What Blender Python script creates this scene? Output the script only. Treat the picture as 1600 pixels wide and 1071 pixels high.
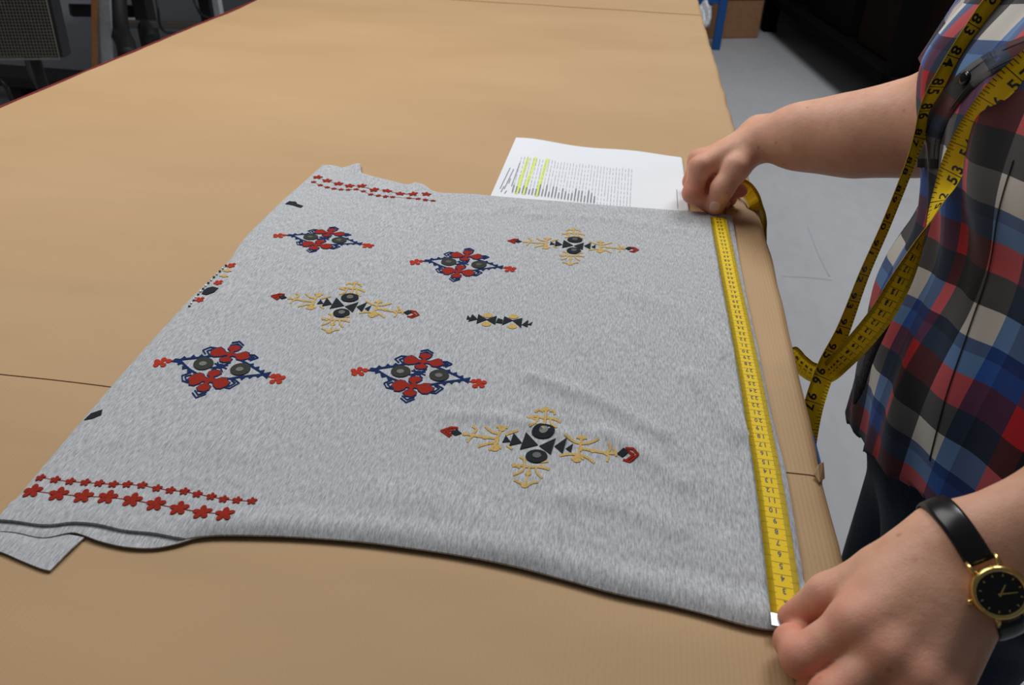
import bpy, bmesh, math, random
import numpy as np
from mathutils import Vector, Matrix, noise
from mathutils.bvhtree import BVHTree

scene = bpy.context.scene
for o in list(bpy.data.objects):
    bpy.data.objects.remove(o, do_unlink=True)
COL = scene.collection
random.seed(4)

# ---------------------------------------------------------------- camera
IW, IH, FPX = 1600, 1071, 1225.0
CR = np.array([[0.98760, 0.15410, 0.02990], [-0.10930, 0.53900, 0.83520], [-0.11260, 0.82810, -0.54920]])
u_, s_, vt_ = np.linalg.svd(CR); CR = u_ @ vt_            # rows: right, up, forward
CP = np.array([0.0, 0.0, 0.39768])                        # table top is z = 0
cam_data = bpy.data.cameras.new('camera')
cam_data.sensor_width = 36.0
cam_data.lens = FPX / IW * 36.0
cam_data.clip_start = 0.01
cam_data.dof.use_dof = True
cam_data.dof.focus_distance = 0.72
cam_data.dof.aperture_fstop = 12.0
cam = bpy.data.objects.new('camera', cam_data); COL.objects.link(cam)
M = Matrix.Identity(4)
for i in range(3):
    M[i][0], M[i][1], M[i][2], M[i][3] = CR[0][i], CR[1][i], -CR[2][i], CP[i]
cam.matrix_world = M
scene.camera = cam

# ---------------------------------------------------------------- world and lights
world = bpy.data.worlds.new('hall_light'); scene.world = world
world.use_nodes = True
bg = world.node_tree.nodes['Background']
bg.inputs[0].default_value = (0.86, 0.93, 1.0, 1); bg.inputs[1].default_value = 0.08
scene.view_settings.view_transform = 'Standard'
scene.view_settings.look = 'None'
scene.view_settings.exposure = 0.0
scene.view_settings.gamma = 1.0
scene.view_settings.use_curve_mapping = False

def area(name, loc, target, sx, sy, power, col):
    l = bpy.data.lights.new(name, 'AREA'); l.shape = 'RECTANGLE'; l.size = sx; l.size_y = sy
    l.energy = power; l.color = col
    o = bpy.data.objects.new(name, l); COL.objects.link(o)
    o.location = loc
    o.rotation_euler = (Vector(target) - Vector(loc)).to_track_quat('-Z', 'Y').to_euler()
    return o
area('hanging_lamp_light', (-0.92, 1.38, 1.40), (-0.65, 0.98, 0.0), 1.3, 1.3, 21, (1.0, 0.985, 0.96))
area('skylight_far', (0.9, 3.3, 3.2), (0.8, 3.0, -0.9), 1.6, 1.6, 114, (0.97, 0.985, 1.0))

# ---------------------------------------------------------------- helpers
def unp(u, v, z=0.0):
    d = np.array([(u - IW / 2) / FPX, -(v - IH / 2) / FPX, 1.0]) @ CR
    return CP + d * ((z - CP[2]) / d[2])
def at(u, v, depth):
    d = np.array([(u - IW / 2) / FPX, -(v - IH / 2) / FPX, 1.0]) @ CR
    return CP + d * depth
def raydir(u, v):
    d = np.array([(u - IW / 2) / FPX, -(v - IH / 2) / FPX, 1.0]) @ CR
    return d / np.linalg.norm(d)
def camvec(x, y, z=0.0):                     # pixel direction (y down), z away from the camera -> world unit vector
    d = np.array([x, -y, z]) @ CR
    return d / np.linalg.norm(d)

def mesh_obj(name, verts, faces, mat=None, parent=None, smooth=False, mats=None, midx=None):
    me = bpy.data.meshes.new(name)
    me.from_pydata([tuple(map(float, v)) for v in verts], [], [tuple(map(int, f)) for f in faces])
    me.update()
    if mats:
        for m in mats: me.materials.append(m)
        if midx is not None: me.polygons.foreach_set('material_index', list(midx))
    elif mat: me.materials.append(mat)
    if smooth: me.polygons.foreach_set('use_smooth', [True] * len(me.polygons))
    o = bpy.data.objects.new(name, me); COL.objects.link(o)
    if parent: o.parent = parent
    return o
def empty(name, loc=(0, 0, 0)):
    o = bpy.data.objects.new(name, None); COL.objects.link(o); o.location = loc
    o.empty_display_size = 0.05
    return o
def tag(o, label, cat, group=None):
    o['label'] = label; o['category'] = cat
    if group: o['group'] = group
    return o
def bevel(o, w, seg=2):
    m = o.modifiers.new('bevel', 'BEVEL'); m.width = w; m.segments = seg; m.limit_method = 'ANGLE'
    return o
class MB:
    def __init__(s): s.v = []; s.f = []
    def add(s, verts, faces):
        b = len(s.v); s.v += [tuple(map(float, p)) for p in verts]; s.f += [tuple(i + b for i in f) for f in faces]
    def box(s, lo, hi, rot=None, org=(0, 0, 0)):
        x0, y0, z0 = lo; x1, y1, z1 = hi
        vs = [(x0, y0, z0), (x1, y0, z0), (x1, y1, z0), (x0, y1, z0), (x0, y0, z1), (x1, y0, z1), (x1, y1, z1), (x0, y1, z1)]
        if rot is not None: vs = [tuple(rot @ Vector(p) + Vector(org)) for p in vs]
        s.add(vs, [(0, 3, 2, 1), (4, 5, 6, 7), (0, 1, 5, 4), (1, 2, 6, 5), (2, 3, 7, 6), (3, 0, 4, 7)])
    def tube(s, pts, r, n=8):
        pts = [Vector(map(float, p)) for p in pts]
        rs = r if hasattr(r, '__len__') else [r] * len(pts)
        vs = []; prev = None
        for i, p in enumerate(pts):
            t = (pts[min(i + 1, len(pts) - 1)] - pts[max(i - 1, 0)]).normalized()
            if prev is None: a = t.orthogonal().normalized()
            else: a = (prev - t * prev.dot(t)).normalized()
            prev = a; b = t.cross(a)
            for k in range(n):
                an = 2 * math.pi * k / n
                vs.append(p + (a * math.cos(an) + b * math.sin(an)) * rs[i])
        fs = []
        for i in range(len(pts) - 1):
            for k in range(n):
                fs.append((i * n + k, i * n + (k + 1) % n, (i + 1) * n + (k + 1) % n, (i + 1) * n + k))
        fs.append(tuple(range(n - 1, -1, -1))); fs.append(tuple((len(pts) - 1) * n + k for k in range(n)))
        s.add(vs, fs)
    def build(s, name, mat, parent=None, smooth=False): return mesh_obj(name, s.v, s.f, mat, parent, smooth)

def spline(pts, n):                          # Catmull-Rom through the points (any dimension)
    P = np.array(pts, float); out = []
    m = len(P)
    for i in range(m - 1):
        p0 = P[max(i - 1, 0)]; p1 = P[i]; p2 = P[i + 1]; p3 = P[min(i + 2, m - 1)]
        for k in range(n):
            t = k / n
            out.append(0.5 * ((2 * p1) + (-p0 + p2) * t + (2 * p0 - 5 * p1 + 4 * p2 - p3) * t * t + (-p0 + 3 * p1 - 3 * p2 + p3) * t ** 3))
    out.append(P[-1]); return np.array(out)
def resample(P, n):
    P = np.array(P, float); L = np.concatenate([[0], np.cumsum(np.linalg.norm(np.diff(P, axis=0), axis=1))])
    s = np.linspace(0, L[-1], n)
    return np.stack([np.interp(s, L, P[:, k]) for k in range(P.shape[1])], 1)

# ---------------------------------------------------------------- materials
class NT:
    def __init__(s, name):
        s.m = bpy.data.materials.new(name); s.m.use_nodes = True
        s.t = s.m.node_tree; s.n = s.t.nodes; s.l = s.t.links
        s.b = s.n['Principled BSDF']
    def node(s, t, **k):
        n = s.n.new(t)
        for a, v in k.items(): setattr(n, a, v)
        return n
    def link(s, a, b): s.l.new(a, b)
    def coord(s, kind='Object', scale=(1, 1, 1), rot=(0, 0, 0)):
        c = s.node('ShaderNodeTexCoord'); m = s.node('ShaderNodeMapping')
        m.inputs['Scale'].default_value = scale; m.inputs['Rotation'].default_value = rot
        s.link(c.outputs[kind], m.inputs[0]); return m.outputs[0]
    def noise(s, vec, scale, detail=3, rough=0.5):
        n = s.node('ShaderNodeTexNoise'); n.inputs['Scale'].default_value = scale
        n.inputs['Detail'].default_value = detail; n.inputs['Roughness'].default_value = rough
        if vec is not None: s.link(vec, n.inputs['Vector'])
        return n.outputs['Fac']
    def ramp(s, fac, stops, interp='LINEAR'):
        r = s.node('ShaderNodeValToRGB'); cr = r.color_ramp; cr.interpolation = interp
        while len(cr.elements) > len(stops): cr.elements.remove(cr.elements[-1])
        while len(cr.elements) < len(stops): cr.elements.new(1.0)
        for e, (p, c) in zip(cr.elements, stops): e.position = p; e.color = (*c, 1)
        s.link(fac, r.inputs[0]); return r.outputs[0]
    def mix(s, fac, a, b, mode='MIX'):
        n = s.node('ShaderNodeMix', data_type='RGBA', blend_type=mode)
        for sock, val in ((n.inputs[0], fac), (n.inputs[6], a), (n.inputs[7], b)):
            if hasattr(val, 'is_linked'): s.link(val, sock)
            elif hasattr(val, '__len__'): sock.default_value = (*val, 1)
            else: sock.default_value = val
        return n.outputs[2]
    def math(s, op, a, b=None, c=None):
        n = s.node('ShaderNodeMath', operation=op)
        for i, v in enumerate((a, b, c)):
            if v is None: continue
            if hasattr(v, 'is_linked'): s.link(v, n.inputs[i])
            else: n.inputs[i].default_value = v
        return n.outputs[0]
    def bump(s, h, strength, dist=0.001, prev=None):
        b = s.node('ShaderNodeBump'); b.inputs['Strength'].default_value = strength; b.inputs['Distance'].default_value = dist
        s.link(h, b.inputs['Height'])
        if prev is not None: s.link(prev, b.inputs['Normal'])
        s.link(b.outputs[0], s.b.inputs['Normal']); return b.outputs[0]
    def base(s, c):
        if hasattr(c, 'is_linked'): s.link(c, s.b.inputs['Base Color'])
        else: s.b.inputs['Base Color'].default_value = (*c, 1)
    def set(s, **k):
        for a, v in k.items(): s.b.inputs[a.replace('_', ' ')].default_value = v
def plain(name, col, rough=0.6, metal=0.0, var=0.12, scale=60):
    t = NT(name)
    nz = t.noise(t.coord(), scale, 4)
    c0 = tuple(x * (1 - var) for x in col); c1 = tuple(min(1, x * (1 + var)) for x in col)
    t.base(t.ramp(nz, [(0.3, c0), (0.7, c1)]))
    t.set(Roughness=rough, Metallic=metal)
    return t.m
def fabric_mat(name, c0, c1, rough=0.95):
    t = NT(name)
    a = t.noise(t.coord(scale=(1000, 150, 300), rot=(0, 0, 0.05)), 1.0, 3, 0.6)
    b = t.noise(t.coord(scale=(3200, 900, 900)), 1.0, 2, 0.6)
    f = t.math('ADD', t.math('MULTIPLY', a, 0.65), t.math('MULTIPLY', b, 0.35))
    t.base(t.ramp(f, [(0.355, c0), (0.5, tuple((x + y) / 2 for x, y in zip(c0, c1))), (0.645, c1)]))
    t.set(Roughness=rough); t.b.inputs['Sheen Weight'].default_value = 0.1; t.b.inputs['Sheen Roughness'].default_value = 0.5
    t.b.inputs['Specular IOR Level'].default_value = 0.15
    t.bump(f, 0.35, 0.0006)
    return t.m
def thread(name, col, var=0.25):
    t = NT(name)
    a = t.noise(t.coord(scale=(2200, 500, 400), rot=(0, 0, 0.6)), 1.0, 2)
    t.base(t.ramp(a, [(0.3, tuple(x * (1 - var) for x in col)), (0.7, tuple(min(1, x * (1 + var)) for x in col))]))
    t.set(Roughness=0.9); t.b.inputs['Specular IOR Level'].default_value = 0.08; t.bump(a, 0.4, 0.0004)
    return t.m
MAT = {}
MAT['jersey'] = fabric_mat('heather_grey_jersey', (0.27, 0.28, 0.30), (0.60, 0.615, 0.63))
MAT['navy'] = thread('navy_thread', (0.012, 0.030, 0.105))
MAT['red'] = thread('brick_red_thread', (0.29, 0.026, 0.015))
MAT['coral'] = thread('coral_red_thread', (0.42, 0.040, 0.022))
MAT['gold'] = thread('gold_thread', (0.54, 0.37, 0.13))
MAT['black'] = thread('charcoal_thread', (0.022, 0.026, 0.030))
MAT['darkring'] = thread('dark_olive_thread', (0.045, 0.048, 0.042))
MAT['mirrordark'] = plain('dull_mirror', (0.085, 0.08, 0.07), 0.4, 0.3)
MAT['mirror'] = plain('bright_mirror', (0.85, 0.86, 0.86), 0.12, 1.0, 0.03)

def kraft():
    t = NT('kraft_paper')
    big = t.noise(t.coord(scale=(2.2, 4.5, 1)), 1.0, 4)
    fine = t.noise(t.coord(scale=(900, 260, 1)), 1.0, 2)
    c = t.ramp(big, [(0.3, (0.45, 0.285, 0.142)), (0.7, (0.50, 0.325, 0.168))])
    c = t.mix(t.math('MULTIPLY', fine, 0.22), c, (0.33, 0.215, 0.115))
    t.base(c); t.set(Roughness=0.62); t.b.inputs['Specular IOR Level'].default_value = 0.3
    w = t.node('ShaderNodeTexWave', wave_type='BANDS', bands_direction='X')
    w.inputs['Scale'].default_value = 95.0; w.inputs['Distortion'].default_value = 0.6; w.inputs['Detail'].default_value = 1
    t.link(t.coord(), w.inputs['Vector'])
    p = t.bump(w.outputs['Fac'], 0.16, 0.0006)
    cr = t.noise(t.coord(scale=(2.0, 6.0, 1), rot=(0, 0, 0.12)), 1.0, 2, 0.5)
    p = t.bump(cr, 0.6, 0.02, p)
    cr2 = t.noise(t.coord(scale=(7, 11, 1), rot=(0, 0, -0.2)), 1.0, 2, 0.5)
    t.bump(cr2, 0.35, 0.004, p)
    return t.m
MAT['kraft'] = kraft()
def floor_mat():
    t = NT('painted_concrete')
    a = t.noise(t.coord(), 1.3, 5); b = t.noise(t.coord(scale=(30, 12, 30)), 1.0, 4)
    f = t.math('ADD', t.math('MULTIPLY', a, 0.6), t.math('MULTIPLY', b, 0.4))
    t.base(t.ramp(f, [(0.3, (0.395, 0.40, 0.415)), (0.7, (0.475, 0.48, 0.49))])); t.set(Roughness=0.55)
    t.bump(b, 0.1, 0.002)
    return t.m
MAT['floor'] = floor_mat()
def skin_mat():
    t = NT('skin')
    at_ = t.node('ShaderNodeAttribute', attribute_name='flush')
    nz = t.noise(t.coord(), 55, 5, 0.6)
    fr = t.noise(t.coord(), 260, 2)
    c = t.ramp(nz, [(0.3, (0.68, 0.345, 0.225)), (0.7, (0.77, 0.43, 0.295))])
    c = t.mix(t.math('MULTIPLY', at_.outputs['Fac'], 0.8), c, (0.70, 0.22, 0.15))
    vo = t.node('ShaderNodeTexVoronoi'); vo.inputs['Scale'].default_value = 48
    t.link(t.coord(), vo.inputs['Vector'])
    spot = t.ramp(vo.outputs['Distance'], [(0.05, (0.4, 0.4, 0.4)), (0.11, (0, 0, 0))])
    c = t.mix(spot, c, (0.36, 0.15, 0.08))
    t.base(c); t.set(Roughness=0.5)
    t.b.inputs['Subsurface Weight'].default_value = 0.12
    t.b.inputs['Subsurface Radius'].default_value = (0.008, 0.003, 0.0015)
    t.b.inputs['Subsurface Scale'].default_value = 0.6
    t.b.inputs['Specular IOR Level'].default_value = 0.35
    p = t.bump(fr, 0.18, 0.0006)
    vc = t.node('ShaderNodeTexVoronoi', feature='DISTANCE_TO_EDGE'); vc.inputs['Scale'].default_value = 620
    t.link(t.coord(scale=(1, 1, 1.6)), vc.inputs['Vector'])
    p = t.bump(t.ramp(vc.outputs['Distance'], [(0.0, (0, 0, 0)), (0.12, (1, 1, 1))]), 0.22, 0.0004, p)
    t.bump(t.noise(t.coord(scale=(1, 1, 1)), 120, 4, 0.6), 0.25, 0.0016, p)
    return t.m
MAT['skin'] = skin_mat()
def plaid():
    t = NT('plaid_cotton')
    c = t.node('ShaderNodeTexCoord'); sp = t.node('ShaderNodeSeparateXYZ'); t.link(c.outputs['UV'], sp.inputs[0])
    W_, B_, R_, N_, L_ = (0.60, 0.57, 0.52), (0.010, 0.010, 0.012), (0.42, 0.012, 0.018), (0.010, 0.028, 0.13), (0.022, 0.085, 0.34)
    fx = t.math('FRACT', t.math('DIVIDE', sp.outputs[0], 0.108)); fy = t.math('FRACT', t.math('DIVIDE', sp.outputs[1], 0.112))
    warp = t.ramp(fx, [(0.0, W_), (0.26, B_), (0.58, R_), (0.70, N_), (0.88, L_)], 'CONSTANT')
    weft = t.ramp(fy, [(0.0, W_), (0.24, B_), (0.50, R_), (0.74, L_), (0.90, N_)], 'CONSTANT')
    gm = t.node('ShaderNodeGamma'); gm.inputs['Gamma'].default_value = 0.5
    t.link(t.mix(1.0, warp, weft, 'MULTIPLY'), gm.inputs['Color'])
    t.base(gm.outputs[0]); t.set(Roughness=0.85)
    t.b.inputs['Specular IOR Level'].default_value = 0.2
    t.b.inputs['Sheen Weight'].default_value = 0.1
    return t.m
MAT['plaid'] = plaid()
MAT['denim'] = fabric_mat('dark_denim', (0.010, 0.020, 0.042), (0.028, 0.050, 0.088), 0.9)
MAT['stitch'] = plain('stitch_thread', (0.10, 0.12, 0.15), 0.8)
MAT['placket'] = fabric_mat('charcoal_placket', (0.010, 0.010, 0.013), (0.05, 0.05, 0.056), 0.9)
MAT['whitepaper'] = plain('white_paper', (0.72, 0.745, 0.78), 0.7, 0, 0.02, 8)
MAT['ink'] = plain('grey_print', (0.22, 0.22, 0.24), 0.8)
MAT['inklight'] = plain('light_grey_print', (0.44, 0.45, 0.48), 0.8)
MAT['highlighter'] = plain('yellow_highlighter', (0.66, 0.76, 0.13), 0.7, 0, 0.06)
MAT['blackink'] = plain('black_print', (0.012, 0.012, 0.010), 0.5)
MAT['bluemetal'] = plain('blue_paint', (0.006, 0.075, 0.28), 0.4, 0.1)
MAT['greymetal'] = plain('grey_paint', (0.50, 0.53, 0.54), 0.5, 0.1)
MAT['darkmetal'] = plain('dark_metal', (0.020, 0.020, 0.022), 0.6, 0.2)
MAT['blackrubber'] = plain('black_rubber', (0.008, 0.008, 0.008), 0.6)
MAT['wood'] = plain('orange_wood', (0.52, 0.215, 0.065), 0.6)
MAT['darkwood'] = plain('dark_wood', (0.045, 0.036, 0.030), 0.7)
MAT['board'] = plain('chipboard', (0.33, 0.23, 0.14), 0.7)
MAT['redtrim'] = plain('red_edge_band', (0.20, 0.010, 0.014), 0.5)
MAT['cardboard'] = plain('cardboard', (0.30, 0.15, 0.07), 0.8)
MAT['wire'] = plain('mesh_wire', (0.27, 0.25, 0.20), 0.45, 0.6)
MAT['gilt'] = plain('gilt_metal', (0.80, 0.56, 0.20), 0.22, 1.0, 0.05)
MAT['leather'] = plain('black_leather', (0.006, 0.006, 0.007), 0.28, 0, 0.3, 300)
MAT['dial'] = plain('black_dial', (0.004, 0.004, 0.005), 0.15)
MAT['nail'] = plain('fingernail', (0.78, 0.47, 0.41), 0.3, 0, 0.05)
MAT['steel'] = plain('steel_clip', (0.42, 0.45, 0.47), 0.42, 1.0, 0.04)
MAT['hair'] = plain('brown_hair', (0.05, 0.028, 0.016), 0.5)
MAT['shoe'] = plain('black_shoe', (0.012, 0.012, 0.013), 0.5)
MAT['bag'] = plain('clear_plastic', (0.62, 0.63, 0.66), 0.25)
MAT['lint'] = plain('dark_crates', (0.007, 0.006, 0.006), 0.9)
MAT['rackmetal'] = plain('black_rack_shade', (0.004, 0.004, 0.004), 0.95)
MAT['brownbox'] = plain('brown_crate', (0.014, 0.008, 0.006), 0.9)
for k_ in ('lint', 'rackmetal', 'brownbox'): MAT[k_].node_tree.nodes['Principled BSDF'].inputs['Specular IOR Level'].default_value = 0.05  # deep shade of the rack area put into near-black, almost glossless colours
def tape_mat(name, cm):
    t = NT(name)
    c = t.node('ShaderNodeTexCoord'); sp = t.node('ShaderNodeSeparateXYZ'); t.link(c.outputs['UV'], sp.inputs[0])
    s, w = sp.outputs[0], sp.outputs[1]            # metres along, metres across from the centre line
    yel, ink = (0.80, 0.55, 0.008), (0.035, 0.030, 0.008)
    aw = t.math('ABSOLUTE', w)
    if cm:
        mm = t.math('LESS_THAN', t.math('FRACT', t.math('MULTIPLY', s, 1000)), 0.45)
        band = t.math('GREATER_THAN', aw, 0.0058)
        half = t.math('LESS_THAN', t.math('ABSOLUTE', t.math('SUBTRACT', t.math('FRACT', t.math('MULTIPLY', s, 100)), 0.5)), 0.016)
        half = t.math('MULTIPLY', half, t.math('GREATER_THAN', aw, 0.0047))
        line = t.math('LESS_THAN', t.math('ABSOLUTE', t.math('SUBTRACT', t.math('FRACT', t.math('ADD', t.math('MULTIPLY', s, 100), 0.5)), 0.5)), 0.022)
        line = t.math('MULTIPLY', line, t.math('SUBTRACT', 1.0, band))
        fac = t.math('MAXIMUM', t.math('MULTIPLY', mm, band), t.math('MAXIMUM', half, line))
    else:
        inch = t.math('DIVIDE', s, 0.0254)
        def tick(n, wid): return t.math('LESS_THAN', t.math('ABSOLUTE', t.math('SUBTRACT', t.math('FRACT', t.math('ADD', t.math('MULTIPLY', inch, n), 0.5)), 0.5)), wid)
        e8 = t.math('MULTIPLY', tick(8, 0.10), t.math('GREATER_THAN', w, 0.0062))
        e4 = t.math('MULTIPLY', tick(4, 0.05), t.math('GREATER_THAN', w, 0.0045))
        e1 = tick(1, 0.014)
        fac = t.math('MAXIMUM', e8, t.math('MAXIMUM', e4, e1))
    t.base(t.mix(fac, yel, ink)); t.set(Roughness=0.6); t.b.inputs['Specular IOR Level'].default_value = 0.2
    return t.m
MAT['tape_cm'] = tape_mat('yellow_tape_centimetre_side', True)
MAT['tape_inch'] = tape_mat('yellow_tape_inch_side', False)

# ---------------------------------------------------------------- floor
FZ = -0.88
o = mesh_obj('floor', [(-9, -4, FZ), (9, -4, FZ), (9, 14, FZ), (-9, 14, FZ), (-9, -4, FZ - .1), (9, -4, FZ - .1), (9, 14, FZ - .1), (-9, 14, FZ - .1)],
             [(0, 1, 2, 3), (7, 6, 5, 4), (0, 4, 5, 1), (1, 5, 6, 2), (2, 6, 7, 3), (3, 7, 4, 0)], MAT['floor'])
o['kind'] = 'structure'
def crack(pts, w):
    m = MB()
    P = np.array([unp(u, v, FZ + 0.0006) for u, v in pts])
    m.tube(P, w, 5); c = m.build('floor_crack', MAT['inklight'], o); c['label'] = 'thin grey crack in the concrete floor'
crack([(1262, 355), (1272, 380), (1282, 405), (1296, 432)], 0.0022)
crack([(1222, 432), (1262, 434), (1300, 438)], 0.0012)

# ---------------------------------------------------------------- cutting table
XL, XR, YN, YF = -0.983, 0.183, -0.6, 3.6
table = empty('cutting_table', (-0.4, 1.5, FZ))
tag(table, 'long cutting table with blue steel frame under brown paper', 'table')
TO = Vector((-0.4, 1.5, FZ))
def tpart(name, mb, mat, **k):
    mb.v = [tuple(Vector(p) - TO) for p in mb.v]
    return mb.build(name, mat, table, **k)
m = MB(); m.box((XL, YN, -0.034), (0.156, YF, -0.006)); bevel(tpart('tabletop', m, MAT['board']), 0.004)
m = MB(); m.box((XL - 0.0042, YN, -0.034), (XL - 0.0005, YF, 0.0026)); tpart('edge_band', m, MAT['redtrim'])
for x in (XL + 0.06, 0.12):
    m = MB(); m.box((x - .02, YN + .05, -0.085), (x + .02, YF - .05, -0.0345)); bevel(tpart('rail', m, MAT['bluemetal']), .003)
for x in (XL + 0.06, 0.12):
    for y in (YN + 0.1, 1.5, YF - 0.1):
        m = MB(); m.box((x - .025, y - .025, FZ), (x + .025, y + .025, -0.0855)); bevel(tpart('leg', m, MAT['bluemetal']), .003)
# a blue clamp plate hooked on the near edge, showing past the paper
m = MB(); m.box((0.1792, 0.482, -0.05), (0.1812, 0.532, -0.012)); bevel(tpart('edge_bracket', m, MAT['bluemetal']), .001)

# ---------------------------------------------------------------- brown paper sheets on the table
def paper_z(x, y):
    n = noise.noise(Vector((x * 1.6 + 3.1, y * 6.5, 0.3))) * 0.6 + noise.noise(Vector((x * 4 + y * 2.0, y * 15, 4.3))) * 0.25
    far = min(1.0, max(0.0, (y - 0.95) / 0.5))
    edge = min(1.0, max(0.0, (x - 0.135) / 0.03))
    return n * 0.0042 * far + 0.001 * noise.noise(Vector((x * 14, y * 10, 9))) * edge
def edge_x(y): return float(np.interp(y, [.3, .47, .7, 1.0, 1.5, 2.0, 3.6], [.1755, .1765, .182, .182, .178, .172, .160]))
def sheet(name, y0, y1, zoff, label, wob=0.0, dy=0.02, xr=XR, drop=0.05, lip=None):
    prof = []                                      # cross-section: across the top then round the right-hand edge and down
    n = 56
    for i in range(n + 1):
        prof.append((XL + (xr - 0.012 - XL) * i / n, 0.0))
    for k in range(1, 7):
        a = k / 6 * math.pi / 2
        prof.append((xr - 0.012 + 0.012 * math.sin(a), -0.012 + 0.012 * math.cos(a)))
    for k in range(1, 4): prof.append((xr, -0.012 - drop * k / 3))
    ny = max(3, int((y1 - y0) / dy)); vs = []
    for j in range(ny + 1):
        y = y0 + (y1 - y0) * j / ny
        for i, (x, z) in enumerate(prof):
            xx = x; zz = z + zoff + paper_z(x, y)
            yy = y
            if lip is not None and j == lip[0]: zz += lip[1]
            xx = XL + (x - XL) * (edge_x(y) - XL) / (xr - XL)
            if z < -0.001: xx += 0.0022 * noise.noise(Vector((y * 16, z * 30, 5 + y0)))
            if j in (0, ny): yy += wob * noise.noise(Vector((x * 9, y0 * 7, 2)))
            vs.append((xx, yy, zz))
    w = len(prof); fs = [(j * w + i, j * w + i + 1, (j + 1) * w + i + 1, (j + 1) * w + i) for j in range(ny) for i in range(w - 1)]
    o = mesh_obj(name, vs, fs, MAT['kraft'], None, True)
    md = o.modifiers.new('thick', 'SOLIDIFY'); md.thickness = 0.0008; md.offset = -1
    es = o.modifiers.new('split', 'EDGE_SPLIT'); es.split_angle = 0.7
    tag(o, label, 'paper', 'brown paper sheets covering the cutting table')
    return o
sheet('paper_sheet', 0.4655, 2.262, 0.0012, 'largest brown kraft paper sheet, under the white document stack', 0.004, 0.016, drop=0.055)
sheet('paper_sheet', YN, 0.486, 0.0004, 'brown kraft paper sheet nearest the camera, under the watch hand', 0.0, 0.02)
sheet('paper_sheet', 2.238, YF, 0.0024, 'brown kraft paper sheet at the far end, behind the fold line', 0.004, 0.03)
# the torn corner that sticks up at the joint on the right-hand edge
tear = mesh_obj('paper_tear', [unp(1272, 741, .004), unp(1279, 727, .006), unp(1287, 722, .004), unp(1289, 748, -.004), unp(1281, 754, .001)],
                [(0, 4, 1), (4, 3, 2, 1)], MAT['kraft'], None)
md = tear.modifiers.new('thick', 'SOLIDIFY'); md.thickness = 0.0006
tag(tear, 'small torn flap of brown paper at the table edge joint', 'paper scrap')

# ---------------------------------------------------------------- grey garment
RIDGES = [  # pixel polyline, height (m), half-width (m)
    ([(830, 600), (900, 625), (960, 650), (1030, 690)], 0.0046, 0.007),
    ([(945, 690), (1000, 720), (1060, 765)], 0.0046, 0.008),
    ([(1080, 600), (1115, 640), (1150, 690)], 0.0054, 0.009),
    ([(1050, 735), (1085, 780), (1120, 830)], -0.0028, 0.010),
    ([(700, 660), (790, 665), (880, 690)], 0.0030, 0.006),
    ([(880, 790), (960, 800), (1050, 840)], 0.0030, 0.010),
    ([(560, 268), (600, 310), (640, 330)], 0.0020, 0.010),
    ([(640, 300), (700, 340), (800, 335)], 0.0016, 0.010),
    ([(420, 590), (470, 608), (550, 600)], 0.0008, 0.003),
    ([(830, 345), (960, 352), (1080, 372)], 0.0022, 0.008),
    ([(990, 470), (1060, 500), (1130, 560)], 0.0026, 0.012),
    ([(600, 780), (700, 800), (830, 850)], 0.0022, 0.014),
    ([(150, 700), (260, 690), (380, 720)], 0.0010, 0.012),
]
RW = [(np.array([unp(u, v)[:2] for u, v in spline(p, 6)]), h, w) for p, h, w in RIDGES]
def ridge_h(x, y):
    z = 0.0
    for P, h, w in RW:
        d2 = ((P[:, 0] - x) ** 2 + (P[:, 1] - y) ** 2).min()
        if d2 < 9 * w * w: z += h * math.exp(-d2 / (w * w) * 0.9)
    z += 0.0006 * noise.noise(Vector((x * 22, y * 22, 1.2))) + 0.0008 * noise.noise(Vector((x * 9, y * 9, 7.2)))
    return z
HB = 0.0068
def garment_z(x, y): return HB + ridge_h(x, y)

left_px = [(0, 822), (60, 748), (100, 700), (150, 641), (205, 577), (262, 513), (300, 472), (332, 440), (360, 412), (378, 384), (410, 350), (445, 316), (480, 285), (505, 262)]
top_px = [(505, 262), (522, 263), (538, 267), (553, 263), (564, 261), (566, 276), (584, 281), (612, 287), (638, 294), (650, 290), (664, 294), (684, 305), (740, 308), (800, 314), (880, 320), (960, 327), (1040, 333), (1090, 336), (1143, 342)]
right_px = [(1143, 342), (1157, 428), (1169, 488), (1184, 557), (1203, 650), (1225, 739), (1239, 819), (1250, 887), (1258, 935), (1262, 965)]
near_px = [(0, 822), (28, 824), (76, 830), (118, 826), (157, 829), (197, 838), (239, 842), (262, 846), (285, 850), (309, 846), (352, 843), (450, 845), (560, 853), (640, 863), (720, 875), (800, 891), (880, 912), (960, 934), (1040, 951), (1100, 966), (1160, 983), (1205, 991), (1244, 986), (1262, 965)]
NS, NTT = 150, 130
def edge_pts(px, n, sm=4): return resample(np.array([unp(u, v)[:2] for u, v in spline(px, sm)]), n)
eb, et = edge_pts(near_px, NS), edge_pts(top_px, NS)
el, er = edge_pts(left_px, NTT), edge_pts(right_px[::-1], NTT)
garment = empty('garment', (*unp(620, 600)[:2], 0.003))
tag(garment, 'light grey jersey garment embroidered with red, navy and gold motifs, spread flat', 'garment')
GO = Vector(garment.location)
def gpart(name, verts, faces, mat, parent=None, **k):
    verts = [tuple(Vector(map(float, p)) - GO) for p in verts]
    o = mesh_obj(name, verts, faces, mat, parent or garment, **k)
    return o
vs = []
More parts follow.
